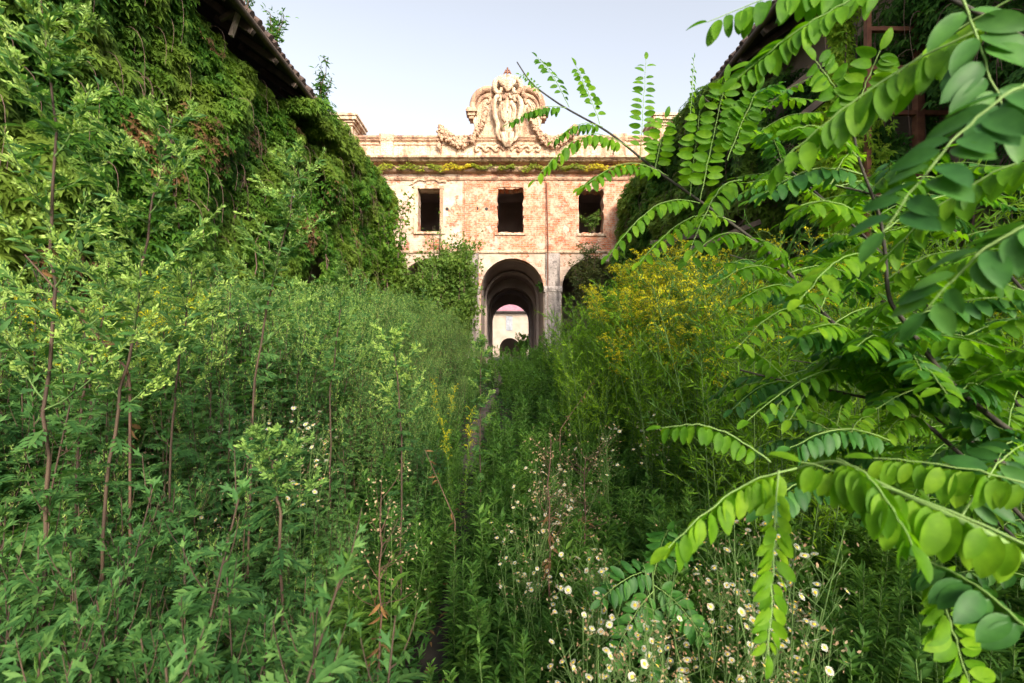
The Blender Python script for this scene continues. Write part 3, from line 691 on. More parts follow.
# ------------------------------------------------------------------ shrubs
def shrub(name, label, loc, r, h, n, mat, T, size, shoots=8, cat='shrub', stemmat='vinestem', seed=1, dens=.5):
    e = empty(name, loc); tag(e, label, cat)
    q = np.random.default_rng(seed); pos = []; dirs = []; mb = MB()
    for k in range(shoots):
        a = q.uniform(0, 6.28); lean = q.uniform(.1, 1) * r; H = h * q.uniform(.6, 1.0); tt = np.linspace(0, 1, 12)
        p = np.stack([math.cos(a) * lean * tt ** 1.2, math.sin(a) * lean * tt ** 1.2, H * tt], 1) + .04 * np.cumsum(q.uniform(-1, 1, (12, 3)), 0) * min(1, h / 2); p[0] = (math.cos(a) * .05, math.sin(a) * .05, 0)
        mb.tube(p, [.012 * h + .004, .004], 5)
        for j in range(6):
            t0 = q.uniform(.25, .95); b = np.array([np.interp(t0, tt, p[:, c]) for c in range(3)]); dd = rdir(1, .0, .8)[0] * h * q.uniform(.08, .2)
            mb.tube([b, b + dd * .5 + (0, 0, .02), b + dd], [.006, .003], 4)
            m = int(n / shoots / 6 * .6); u = q.uniform(.1, 1.05, (m, 1)); pos.append(b + dd * u + q.normal(0, .035 * h, (m, 3)) * .6)
        m = int(n / shoots * .4); u = q.uniform(.15, 1.02, m); pos.append(np.stack([np.interp(u, tt, p[:, c]) for c in range(3)], 1) + q.normal(0, .03 * h + .03, (m, 3)))
    pos = np.concatenate(pos); m = len(pos)
    MB().scatter(T, pos, rdir(m, -.8, .5), rdir(m, .1, 1), size * q.uniform(.6, 1.2, m)).build('foliage', mat, e)
    mb.build('stems', M[stemmat], e)
    return e
def G(x, y): return (x, y, float(gz(x, y)))
shrub('climbing_shrub', 'tall leafy climber with upright shoots covering the left jamb of the central arch', G(-2.0, 18.6), .85, 5.4, 9000, M['ivyshrub'], IVY, .12, 16, seed=5)
shrub('climbing_shrub', 'slender leafy shoots reaching up the brickwork left of the middle window', G(-2.9, 19.2), .9, 7.6, 1500, M['ivyshrub'], IVY, .11, 7, seed=55)
shrub('bushy_shrub', 'bushy yellow-green shrub between the left wing creeper and the climber at the arch', G(-3.4, 17.4), 1.3, 4.4, 9000, M['ivyshrub'], IVY, .12, 16, seed=6)
shrub('bushy_shrub', 'light green loose shrub standing against the left window bay', G(-4.6, 17.6), .8, 6.4, 5000, M['vineL'], IVY, .13, 12, seed=16)
shrub('bushy_shrub', 'grey green drooping shrub hanging beside the right arch', (3.4, 18.4, 3.0), 1.3, 3.0, 6500, M['greyshrub'], LANCE_W, .14, 14, seed=8)
shrub('bushy_shrub', 'dark leafy shrub under the right arch at the foot of the right wing', G(4.0, 16.8), 1.1, 3.6, 7000, M['vineR'], IVY, .12, 12, seed=9)
shrub('window_plant', 'pale green plant growing out of the right upper window', (xx(594), 20.15, zx(233)), .5, 1.1, 500, M['ivyshrub'], IVY, .09, 6, 'plant', seed=10)
shrub('roof_sapling', 'small bluish sapling growing from the left eave, the one nearer the camera', (-4.95, 9.6, 8.1), .35, 1.0, 260, M['vineR'], LANCE_W, .13, 3, 'sapling', seed=12)
shrub('roof_sapling', 'small bluish sapling growing from the left eave, the one nearer the brick building', (-4.95, 12.0, 8.1), .5, 1.25, 360, M['vineR'], LANCE_W, .14, 4, 'sapling', seed=13)
shrub('roof_sapling', 'sparse twig with small leaves at the top of the left eave by the white bracket', (-4.95, 8.6, 8.15), .3, .7, 160, M['vineR'], LANCE_W, .10, 3, 'sapling', seed=14)
shrub('bushy_shrub', 'small shrub inside the far courtyard seen through the central passage', G(1.2, 38), .8, 2.4, 1500, M['ivyshrub'], IVY, .16, 6, seed=15)
e_ = shrub('passage_plant', 'little green plant clinging to the right inside edge of the central arch', (1.5, 20.3, zx(292)), .2, .55, 160, M['vineR'], IVY, .10, 4, 'plant', seed=19)

# ------------------------------------------------------------------ herb prototypes (each a clump of stems)
def stems_at(n, r, H):
    out = []
    for k in range(n):
        a = U(0, 6.28); rr = r * math.sqrt(U(0, 1)); b = np.array((rr * math.cos(a), rr * math.sin(a), -.05)); h = H * U(.75, 1.05)
        ln = np.array((math.cos(a), math.sin(a), 0)) * U(0, .16) * H + np.array((U(-.06, .06), U(-.06, .06), 0)) * H
        t = np.linspace(0, 1, 9); out.append(b + np.outer(t ** 1.6, ln) + np.outer(t, (0, 0, h)))
    return out
def along(p, t): tt = np.linspace(0, 1, len(p)); return np.stack([np.interp(t, tt, p[:, c]) for c in range(3)], 1)
def mugwort(H=1.7, n=4, r=.18, red=True, lv=46, lsize=.105, tips=True, branch=15, bl=.20):
    e = empty('mugwort'); ms = MB(); ml = MB(); mt = MB()
    for p in stems_at(n, r, H):
        ms.tube(p, [.0055, .0035, .002], 5)
        t = np.sort(U(.06, .9, lv)); q = along(p, t); a = np.arange(lv) * 2.4 + U(-.3, .3, lv); el = U(-.25, .55, lv)
        d = np.stack([np.cos(a) * np.cos(el), np.sin(a) * np.cos(el), np.sin(el)], 1)
        ml.scatter(MUG, q, d, (0, 0, 1.0) + .35 * rdir(lv), lsize * (1.15 - .65 * t) * U(.75, 1.2, lv))
        for k in range(branch):
            tb = .42 + .56 * (k + U(0, 1)) / branch; b = along(p, np.array([tb]))[0]; aa = k * 2.4 + U(-.4, .4); L = bl * (1.25 - tb) * U(.8, 1.4) * 1.5
            tt = np.linspace(0, 1, 6); dr = np.array((math.cos(aa), math.sin(aa), 0))
            bp = b + np.outer(tt ** .8, dr) * L * .55 + np.outer(tt ** 1.5, (0, 0, 1)) * L * 1.25
            ms.tube(bp, [.0022, .001], 3)
            m = 11; u = U(.1, 1, m); qq = along(bp, u); ml.scatter(MUG_S, qq, dr * .5 + rdir(m, -.2, .9), rdir(m, .2, 1), .042 * U(.6, 1.2, m))
            if tips:
                m = 30; u = U(.25, 1.04, m) ; qq = along(bp, u) + rng.normal(0, .003, (m, 3)); mt.scatter(SPIKE, qq, np.array((0, 0, .9)) + dr * .3 + .7 * rdir(m), rdir(m), .014 * U(.6, 1.3, m))
        if tips:
            m = 80; u = U(.80, 1.0, m); qq = along(p, u) + rng.normal(0, .004, (m, 3)); mt.scatter(SPIKE, qq, np.array((0, 0, 1)) + .7 * rdir(m), rdir(m), .017 * U(.6, 1.3, m))
        m = 12; ml.scatter(MUG_S, along(p, U(.88, 1, m)), np.array((0, 0, .9)) + rdir(m, 0, .8), rdir(m), .05)
    ms.build('stems', M['stemr' if red else 'stemg'], e); ml.build('leaves', M['mug'], e)
    if tips: mt.build('flower_spikes', M['mugtip'], e)
    return e
def leafy(H=.9, n=5, r=.16, lv=70, mat='gold', T=LANCE_W, ls=.075, flower=0, name='goldenrod', bushy=False):
    e = empty(name); ms = MB(); ml = MB(); mf = MB()
    for p in stems_at(n, r, H):
        ms.tube(p, [.004, .002], 4)
        t = np.concatenate([U(.05, .97, lv), U(.9, 1, 12)]); m = len(t); q = along(p, t); a = np.arange(m) * 2.4; el = U(-.1, .6, m) + .5 * t ** 3
        d = np.stack([np.cos(a) * np.cos(el), np.sin(a) * np.cos(el), np.sin(el)], 1)
        ml.scatter(T, q, d, (0, 0, 1.0) + .5 * rdir(m), ls * (1.2 - .6 * t) * U(.7, 1.2, m))
        if bushy:
            for k in range(14):
                tb = U(.35, .97); b = along(p, np.array([tb]))[0]; aa = U(0, 6.28); dr = np.array((math.cos(aa), math.sin(aa), U(.5, 1.3))); L = U(.12, .28) * H / 1.8
                tt = np.linspace(0, 1, 4); bp = b + np.outer(tt, dr) * L; ms.tube(bp, .0014, 3)
                m = 16; ml.scatter(LANCE, along(bp, U(.1, 1.05, m)), dr + .9 * rdir(m), rdir(m), .06 * U(.6, 1.2, m))
        if flower:
            for k in range(flower):
                tb = U(.80, 1.0); b = along(p, np.array([tb]))[0]; aa = U(0, 6.28); dr = np.array((math.cos(aa), math.sin(aa), 0)); L = U(.06, .17)
                tt = np.linspace(0, 1, 5); bp = b + np.outer(tt, dr) * L + np.outer(np.sin(tt * 2.2), (0, 0, 1)) * L * .6; ms.tube(bp, .0014, 3)
                m = 26; qq = along(bp, U(.15, 1, m)) + rng.normal(0, .004, (m, 3)) + (0, 0, .006); mf.scatter(OVAL_LO, qq, (0, 0, .7) + rdir(m), rdir(m), .012 * U(.7, 1.3, m))
    ms.build('stems', M['stemg'], e); ml.build('leaves', M[mat], e)
    if flower: mf.build('flower_plumes', M['yellow'], e)
    return e
placed = []
def populate(protos, spots, label, cat, group, scale=lambda x, y: 1):
    for i, (x, y, sc_) in enumerate(spots):
        pr = protos[i % len(protos)]
        if not pr.get('used'): pr['used'] = 1; kids(pr); o = pr
        else: o = copy_tree(pr)
        if 'used' in o: pass
        o.location = (x, y, float(gz(x, y)) - .02); o.rotation_euler = (U(-.06, .06), U(-.06, .06), U(0, 6.28)); o.scale = (sc_ * U(.9, 1.1),) * 2 + (sc_,)
        L_ = label(x, y) if callable(label) else label; tag(o, L_, cat, group + (' - ' + L_.split(' ', 2)[2] if callable(label) else ''))
def zones(noun, names, cuts=(2.2,), near=('in the closest rows', 'a little farther back')):
    def f(x, y):
        px = VPX + F * x / y; a = [b for lim, b in names if px < lim][0]; k = sum(y > c for c in cuts)
        return noun + ' ' + a + ', ' + near[k]
    return f
def spots(n, xr, yr, keep, hf, bias=1.6):
    out = []; tries = 0
    while len(out) < n and tries < n * 60:
        tries += 1
        y = yr[0] + (yr[1] - yr[0]) * random.random() ** bias; x = random.uniform(*xr)
        if abs(x) > 1.25 * y + .6 or math.hypot(x, y) < .62 or not keep(x, y): continue
        dmin = .10 + .025 * y
        if any(abs(a - x) < dmin and abs(b - y) < dmin for a, b, _ in out): continue
        out.append((x, y, hf(x, y) * random.uniform(.85, 1.15)))
    return out
mugs = [mugwort(1.7, 5, .22, branch=20, bl=.24, lsize=.12), mugwort(1.7, 4, .18, bl=.30, branch=18, lsize=.12), mugwort(1.7, 5, .24, red=False, branch=20, bl=.22, lsize=.13), mugwort(1.6, 5, .22, branch=12, lv=60, lsize=.13)]
nears = [mugwort(1.5, 5, .2, tips=False, lv=72, lsize=.16, branch=9), mugwort(1.5, 5, .2, tips=False, lv=66, lsize=.18, branch=8), mugwort(1.6, 3, .16, lv=50, lsize=.14, branch=9)]
lows = [leafy(.9, 6, .19, ls=.10, lv=90), leafy(.9, 6, .18, T=LANCE, ls=.115, lv=130), leafy(.8, 7, .2, lv=80, ls=.105)]
bush = [leafy(1.9, 7, .28, lv=80, mat='goldbush', T=LANCE, ls=.085, name='feathery_goldenrod', bushy=True), leafy(1.9, 6, .25, lv=80, mat='goldbush', T=LANCE, ls=.08, name='feathery_goldenrod', bushy=True)]
gold = [leafy(1.9, 5, .22, lv=90, mat='gold', T=LANCE, ls=.085, flower=15, name='flowering_goldenrod', bushy=True), leafy(1.9, 4, .2, lv=80, mat='goldbush', T=LANCE, ls=.085, flower=16, name='flowering_goldenrod')]

def lh(x, y):      # mugwort bank on the left, scale relative to 1.7 m
    e = trail(y) - .2 - x; k = min(1, max(0, e / 1.7)); h = .75 + (1.25 + .4 * min(1, max(0, (y - 2.5) / 1.5))) * k
    if y < 1.6: h = min(h, .80 + .35 * k + .25 * (y > 1.1))
    return h / 1.7
def offtrail(x, y, w=.3): return abs(x - trail(y)) > w
populate(nears, spots(135, (-4.4, -.8), (.7, 4.5), lambda x, y: x < trail(y) - .3, lh, 1.1), zones('broad-leaved mugwort', [(110, 'at the left edge'), (200, 'around the leaning red stem'), (300, 'below the left eave'), (9999, 'beside the dark hollow')], (1.3, 2.4), ('closest row', 'second rows', 'farther back')), 'weed', 'mugwort clumps close by on the left bank')
populate(nears[:2], [(-.55, .62, .93), (-.38, .72, .86), (-.78, .8, .98), (-.25, .95, .72), (-.95, .9, 1.0), (-.5, 1.0, .85), (-1.2, 1.0, .98), (-1.05, 1.15, .9), (-.75, 1.1, .85), (-1.35, 1.2, .98), (-.6, 1.25, .72), (-.9, 1.3, .85)], 'large broad-lobed mugwort right in front of the camera at the lower left corner', 'weed', 'large mugworts at the lower left corner')
populate(mugs, spots(130, (-4.6, -.8), (4.5, 17), lambda x, y: x < trail(y) - .35, lh, 1.3), zones('pale-spiked mugwort', [(200, 'by the left wall'), (330, 'below the left creeper'), (420, 'below the bushy shrubs'), (9999, 'along the trail')], (7.0,), ('middle distance', 'near the brick building')), 'weed', 'mugwort clumps farther back on the left bank')
populate(lows, spots(150, (-.9, 1.6), (1.0, 6), lambda x, y: offtrail(x, y, .12), lambda x, y: (.72 if y < 2.2 else .95) * min(1, .45 + 1.6 * abs(x - trail(y))), 1.0), zones('leafy goldenrod', [(440, 'left of the dark hollow'), (540, 'in the centre'), (640, 'round the dry stalk'), (9999, 'behind the daisies')], (2.2, 3.6), ('foreground', 'middle rows', 'farther rows')), 'weed', 'low goldenrod clumps along the trail')
populate(lows, spots(110, (-1.2, 2.2), (6, 17.5), lambda x, y: offtrail(x, y, .26), lambda x, y: min(1.1, .18 + 1.0 * abs(x - trail(y))), 1.2), zones('leafy goldenrod', [(485, 'left of the trail'), (530, 'before the central arch'), (9999, 'before the right arch')], (10,), ('middle distance', 'close to the building')), 'weed', 'goldenrod clumps near the arches')
populate(lows, spots(80, (.7, 3.2), (.75, 3.4), lambda x, y: True, lambda x, y: .85, 1.0), zones('shaded weed', [(780, 'among the daisies'), (900, 'under the drooping leaflets'), (9999, 'in the lower right corner')], (1.6,), ('closest rows', 'farther rows')), 'weed', 'weed clumps under the locust leaves')
populate(bush, spots(60, (.9, 4.6), (4.6, 13), lambda x, y: x > .55 + .05 * y, lambda x, y: .72 + .52 * min(1, (x - .6) / 1.2), 1.1), zones('feathery goldenrod', [(600, 'beside the right arch'), (680, 'left of the yellow plumes'), (9999, 'behind the locust branches')], (7,), ('nearer', 'by the brick building')), 'weed', 'feathery bushes on the right bank')
populate(bush, spots(40, (1.5, 4.4), (2.6, 4.8), lambda x, y: True, lambda x, y: .85 + .12 * x, 1.0), zones('feathery goldenrod', [(800, 'below the yellow plumes'), (9999, 'behind the lower locust leaves')], (3.6,), ('nearer', 'farther')), 'weed', 'feathery bushes behind the locust')
populate(gold, spots(64, (1.6, 4.9), (3.4, 9), lambda x, y: x > .30 * y, lambda x, y: 1.28, 1.1), zones('yellow-plumed goldenrod', [(720, 'on the bank by the right arch'), (850, 'behind the locust branch'), (9999, 'at the right wing')], (5,), ('nearer', 'farther')), 'weed', 'flowering goldenrods on the right bank')
populate(gold[:1], spots(4, (-3.3, -2.6), (2.8, 3.4), lambda x, y: True, lambda x, y: 1.02, 1.0), 'goldenrod with yellow plumes among the mugwort near the left edge', 'weed', 'flowering goldenrods at the left edge')
gp = leafy(1.9, 6, .24, lv=90, mat='goldbush', T=LANCE, ls=.085, flower=46, name='flowering_goldenrod', bushy=True)
def hand(protos_, items, label, group):
    for i, (px, py, d) in enumerate(items):
        q = P(px, py, d); g_ = float(gz(q[0], q[1])); populate(protos_, [(q[0], q[1], (q[2] - g_) / (.85 if protos_ is lows else 1.85))], label, 'weed', group)
hand([gp], [(632, 292, 7.2), (645, 280, 6.8), (660, 268, 6.4), (672, 272, 6.8), (684, 262, 6.2), (697, 270, 6.0), (655, 292, 5.8), (676, 290, 5.5), (712, 275, 5.6), (700, 292, 5.2), (725, 285, 5.4), (642, 300, 6.2)], 'goldenrod in full yellow bloom in the bright clump beside the right arch', 'goldenrods in the bright yellow clump by the right arch')
hand(bush, [(600, 300, 8.2), (615, 296, 7.6), (590, 318, 7.8), (630, 310, 6.4), (605, 322, 6.2), (625, 330, 5.4)], 'feathery yellow-green bush between the right arch and the yellow goldenrods', 'feathery bushes left of the yellow clump')
hand(mugs, [(300, 285, 5.5), (325, 278, 6.5), (350, 285, 7.5), (375, 298, 8.0), (400, 305, 9.5), (425, 318, 11), (445, 325, 13), (270, 270, 5.0), (240, 265, 4.5), (345, 300, 6.0), (385, 315, 7.5), (410, 325, 8.5)], 'tall pale mugwort standing against the creeper left of the arch', 'tall mugworts against the left creeper')
hand(lows, [(470, 338, 15), (482, 340, 16.5), (497, 345, 17.5), (505, 347, 18.2), (515, 343, 18.5), (527, 345, 18.8), (538, 336, 18.0), (548, 332, 17), (560, 330, 16), (575, 326, 15), (520, 345, 16.5), (488, 343, 15.5), (510, 348, 14.5), (532, 342, 15), (555, 335, 13), (500, 351, 12.5), (540, 342, 12), (518, 348, 11)], 'leafy weed growing across the foot of the arches', 'weeds across the foot of the arches')
for (px, py, d, lab) in ((461, 402, 3.6, 'small goldenrod with a bright yellow flower head left of the trail'), (441, 375, 5.2, 'small goldenrod with yellow flowers farther up left of the trail')):
    q = P(px, py, d); o = copy_tree(gold[1]); o.location = (q[0], q[1], float(gz(q[0], q[1]))); o.rotation_euler = (0, 0, U(0, 6)); h = (q[2] - o.location.z) / 1.85; o.scale = (h * .55, h * .55, h); tag(o, lab, 'weed'); 
    if 'group' in o: del o['group']

# ------------------------------------------------------------------ tall red-stemmed mugworts in the left foreground
def tall(pts, label, seed, spread=.3, nb=20):
    global rng, U
    e = empty('tall_mugwort', tuple(pts[0])); tag(e, label, 'weed'); q = np.random.default_rng(seed)
    p = np.array(pts) - pts[0]; u = np.linspace(0, 1, len(p)); t = np.linspace(0, 1, 24); p = np.stack([np.interp(t, u, p[:, c]) for c in range(3)], 1)
    p[1:-1] += q.normal(0, .004, (22, 3)); H = p[-1, 2]
    MB().tube(p, [.0058, .0045, .002], 7).build('stem', M['stemr'], e)
    ms = MB(); ml = MB(); mt = MB()
    for k in range(nb):
        tb = .38 + .6 * (k + q.uniform(0, 1)) / nb; b = along(p, np.array([tb]))[0]; a = k * 2.4 + q.uniform(-.4, .4); L = spread * (1.15 - tb * .85) * q.uniform(.7, 1.3)
        dr = np.array((math.cos(a), math.sin(a), 0)); tt = np.linspace(0, 1, 8); bp = b + np.outer(tt, dr) * L * .8 + np.outer(tt ** 1.4, (0, 0, 1)) * L * .85
        ms.tube(bp, [.003, .0014], 4)
        m = 26; ml.scatter(LANCE_W, along(bp, q.uniform(.05, .98, m)), dr * .6 + rdir(m, -.1, .9), rdir(m, .2, 1), .045 * q.uniform(.5, 1.2, m))
        for j in range(5):
            u0 = q.uniform(.2, .95); c = along(bp, np.array([u0]))[0]; dd = dr * .5 + rdir(1, .3, .9)[0]; l2 = L * .28 * q.uniform(.6, 1.2); sp = c + np.outer(np.linspace(0, 1, 4), dd * l2); ms.tube(sp, .0012, 3)
            m = 34; mt.scatter(SPIKE, along(sp, q.uniform(.1, 1.1, m)) + q.normal(0, .0035, (m, 3)), dd + .8 * rdir(m), rdir(m), .014 * q.uniform(.6, 1.4, m))
        m = 60; mt.scatter(SPIKE, along(bp, q.uniform(.45, 1.05, m)) + q.normal(0, .004, (m, 3)), (0, 0, .8) + dr * .5 + .7 * rdir(m), rdir(m), .013 * q.uniform(.6, 1.4, m))
    m = 120; mt.scatter(SPIKE, along(p, q.uniform(.84, 1.0, m)) + q.normal(0, .006, (m, 3)), (0, 0, 1) + .7 * rdir(m), rdir(m), .014 * q.uniform(.6, 1.4, m))
    m = 44; t_ = q.uniform(.12, .8, m); a = np.arange(m) * 2.4; ml.scatter(MUG, along(p, t_), np.stack([np.cos(a), np.sin(a), q.uniform(-.3, .4, m)], 1), (0, 0, 1) + .3 * rdir(m), .11 * (1.1 - .5 * t_))
    ms.build('branches', M['stemg'], e); ml.build('leaves', M['mug'], e); mt.build('flower_spikes', M['mugtip'], e)
def pl(*a): return [P(x, y, d) for x, y, d in a]
def ground_pt(px, d): x = (px - VPX) * d / F; return np.array((x, d, float(gz(x, d))))
tall([ground_pt(45, 1.35), P(45, 560, 1.35), P(52, 300, 1.35), P(55, 120, 1.33), P(40, -20, 1.3)], 'tallest red-stemmed mugwort rising out of the top of the frame at far left', 1, .34, 26)
tall([ground_pt(95, 1.5), P(105, 490, 1.5), P(130, 350, 1.5), P(152, 210, 1.5), P(172, 118, 1.5)], 'leaning red-stemmed mugwort with pale tips, second from the left edge', 2, .34, 22)
tall([ground_pt(70, 1.9), P(78, 420, 1.9), P(100, 330, 1.9), P(112, 250, 1.9)], 'shorter dark-stemmed mugwort between the two tallest ones', 3, .3, 16)
tall([ground_pt(245, 2.2), P(252, 400, 2.2), P(268, 300, 2.2), P(290, 215, 2.2), P(296, 150, 2.2)], 'slender mugwort standing before the creeper in front of the left eave', 4, .34, 20)
tall([ground_pt(168, 2.1), P(172, 420, 2.1), P(185, 330, 2.1), P(192, 262, 2.1)], 'mugwort with brown stem and bushy tip left of centre', 5, .3, 16)
tall([ground_pt(330, 3.0), P(330, 400, 3.0), P(338, 330, 3.0), P(345, 268, 3.0)], 'mugwort with pale tips rising in front of the shrubs left of the arch', 6, .34, 16)
tall([ground_pt(285, 1.5), P(282, 520, 1.5), P(275, 470, 1.5), P(262, 440, 1.45)], 'short mugwort with pale nodding tip over the dark hollow', 7, .2, 12)
tall([ground_pt(480, 3.6), P(480, 440, 3.6), P(481, 380, 3.6), P(480, 330, 3.6)], 'thin single mugwort stem beside the trail in front of the central arch', 8, .16, 12)
tall([ground_pt(400, 2.6), P(402, 440, 2.6), P(398, 380, 2.6), P(392, 330, 2.6)], 'pale-tipped mugwort standing left of the trail', 9, .26, 14)
# seedy brown dry stalks
def dry(px, top, d, label, seed, fluffy=True):
    b = ground_pt(px, d); tp = P(px + 3, top, d); e = empty('dry_stalk', tuple(b)); tag(e, label, 'weed'); q = np.random.default_rng(seed)
    p = np.linspace((0, 0, 0), tp - b, 12); p[1:-1] += q.normal(0, .006, (10, 3)); mb = MB().tube(p, [.007, .003], 6); mf = MB(); mt = MB()
    for k in range(22):
        t0 = q.uniform(.5, 1); c = along(p, np.array([t0]))[0]; dd = rdir(1, .2, .9)[0] * q.uniform(.08, .2); mb.tube([c, c + dd * .6, c + dd + (0, 0, .03)], [.002, .001], 3)
        m = 9; mt.scatter(OVAL_LO, c + dd + q.normal(0, .025, (m, 3)), rdir(m, 0, 1), rdir(m), .014 * q.uniform(.6, 1.3, m))
    m = 14; mf.scatter(LANCE_W, along(p, q.uniform(.2, .7, m)), rdir(m, -1, -.2), rdir(m), .07)
    mb.build('stem', M['drystalk'], e); mf.build('dry_leaves', M['dry'], e); tag(mt.build('seed_heads', M['bud'], e), kind='stuff')
dry(548, 440, 2.3, 'brown dried stalk with pinkish seed heads in the centre foreground', 1)
dry(583, 455, 2.6, 'reddish dried stalk right of the pinkish seed heads', 2)
dry(110, 470, 2.2, 'brown dried stalk hidden among the left mugwort', 3)
for i, (p0, p1, d, lab) in enumerate((((25, 255), (130, 372), 1.6, 'brown broken stalk leaning across the left mugworts'), ((560, 430), (600, 372), 5.0, 'leaning brown stalk right of the trail'), ((455, 520), (425, 450), 3.0, 'thin dead stalk over the dark trail'))):
    a_, b_ = P(*p0, d), P(*p1, d * 1.1); lo = a_ if a_[2] < b_[2] else b_; hi = b_ if a_[2] < b_[2] else a_; g_ = lo.copy(); g_[2] = float(gz(g_[0], g_[1])); e = empty('dead_stalk', tuple(g_)); tag(e, lab, 'weed')
    MB().tube([(0, 0, 0), (lo - g_) * (.98, .98, .97), lo - g_ + (hi - lo) * .03, hi - g_], [.005, .005, .0025], 6).build('stem', M['drystalk'], e)
    t_ = U(.4, 1, 14); MB().scatter(LANCE_W, along(np.array([(0, 0, 0), lo - g_, hi - g_]), t_), rdir(14, -1, 0), rdir(14), .06).build('dry_leaves', M['dry'], e)
dry(378, 500, 2.0, 'dried brown stalk with curled leaves left of the dark trail', 4)

# ------------------------------------------------------------------ fleabane daisies
def flower_mesh():
    n = 22; v = [(0, 0, 0)]; f = []
    for k in range(n):
        a = 2 * math.pi * k / n; w = .10; r = 1.0 + .06 * math.sin(k * 5)
        i = len(v); v += [(.28 * math.cos(a - w), .28 * math.sin(a - w), .0), (.28 * math.cos(a + w), .28 * math.sin(a + w), 0), (r * math.cos(a + w * .9), r * math.sin(a + w * .9), .08), (r * math.cos(a - w * .9), r * math.sin(a - w * .9), .08)]
        f.append((i, i + 1, i + 2, i + 3))
    m = MB().add(np.array(v) * .0102, f).mesh('flower', M['petal'])
    v = []; f = []
    rings = [(.42, .02), (.38, .12), (.22, .19), (.02, .21)]
    for r, z in rings: v += [(r * math.cos(2 * math.pi * k / 10), r * math.sin(2 * math.pi * k / 10), z) for k in range(10)]
    f = [(i * 10 + j, i * 10 + (j + 1) % 10, (i + 1) * 10 + (j + 1) % 10, (i + 1) * 10 + j) for i in range(3) for j in range(10)]
    return m, MB().add(np.array(v) * .0102, f).mesh('flower_centre', M['disc'])
FM, FC = flower_mesh()
def fleabane(H, seed, nfl=18):
    e = empty('fleabane'); q = np.random.default_rng(seed); ms = MB(); ml = MB(); mb_ = MB(); k = 0; fls = []
    for s in range(5):
        a = q.uniform(0, 6.28); lean = q.uniform(.05, .2); tt = np.linspace(0, 1, 8); h = H * q.uniform(.75, 1)
        p = np.stack([math.cos(a) * lean * tt ** 1.5, math.sin(a) * lean * tt ** 1.5, h * tt], 1); ms.tube(p, [.0028, .0016], 4)
        m = 22; t_ = q.uniform(.05, .85, m); aa = q.uniform(0, 6.28, m); ml.scatter(LANCE_W, along(p, t_), np.stack([np.cos(aa), np.sin(aa), q.uniform(-.1, .7, m)], 1), (0, 0, 1) + .4 * rdir(m), .06 * (1.2 - t_))
        for b in range(7):
            t0 = q.uniform(.62, 1); c = along(p, np.array([t0]))[0]; dd = rdir(1, .5, .95)[0] * q.uniform(.05, .14); ms.tube([c, c + dd * .6, c + dd], [.0014, .0009], 3)
            if len(fls) < nfl and q.random() < .85: fls.append((c + dd, q))
            m = 4; mb_.scatter(OVAL_LO, c + dd + q.normal(0, .014, (m, 3)), rdir(m, .2, 1), rdir(m), .0095 * q.uniform(.7, 1.4, m))
            for j in range(2): ms.tube([c + dd * .5, c + dd * .8 + q.normal(0, .012, 3)], .0008, 3)
    ms.build('stems', M['stemg'], e); ml.build('leaves', M['gold'], e); tag(mb_.build('buds', M['bud'], e), kind='stuff')
    for c, _ in fls:
        o = bpy.data.objects.new('flower', FM); C.objects.link(o); o.parent = e; o.location = c; o.rotation_euler = (q.uniform(-.1, .9), q.uniform(-.45, .45), q.uniform(0, 6)); o.scale = (q.uniform(.8, 1.15),) * 3
        o2 = bpy.data.objects.new('flower_centre', FC); C.objects.link(o2); o2.parent = o
    return e
fb_ = [fleabane(1.0, 31, 24), fleabane(1.0, 32, 28), fleabane(1.0, 33, 22)]
def put_fb(items, label, group):
    for i, (px, py, d) in enumerate(items):
        pr = fb_[i % 3]
        if not pr.get('used'): pr['used'] = 1; kids(pr); [kids(k) for k in kids(pr)]; o = pr
        else: o = copy_tree(pr)
        q = P(px, py, d); g = float(gz(q[0], q[1])); h = q[2] - g; o.location = (q[0], q[1], g); s = max(h, .3) / .97; w = max(s, .85); o.scale = (w, w, s); o.rotation_euler = (0, 0, U(0, 6.28)); tag(o, label, 'daisy plant', group)
put_fb([(605, 540, 1.55), (650, 545, 1.5), (585, 570, 1.4), (625, 585, 1.25), (690, 570, 1.35), (735, 585, 1.3), (670, 610, 1.12), (720, 640, 1.2), (600, 640, 1.15), (775, 600, 1.25), (800, 625, 1.1), (645, 650, 1.15), (765, 660, 1.15), (700, 590, 1.5)],
       'white fleabane daisy plant with pinkish buds in the bottom centre foreground', 'fleabane plants in the bottom foreground')
put_fb([(540, 455, 2.7), (560, 470, 2.6), (530, 480, 2.4), (575, 440, 2.9), (545, 520, 2.0), (520, 535, 2.0)], 'fleabane with tiny white flowers around the pinkish dry stalk', 'fleabane plants round the dry stalk')
put_fb([(765, 505, 1.5), (785, 515, 1.45), (740, 520, 1.5)], 'fleabane with white flowers behind the hanging locust leaf', 'fleabane plants behind the hanging locust leaf')
put_fb([(285, 400, 3.0), (215, 470, 2.4), (240, 420, 2.8), (300, 415, 2.8), (652, 400, 4.0), (610, 425, 3.5)], 'fleabane with tiny white flowers scattered among the taller weeds', 'fleabane plants among the taller weeds')

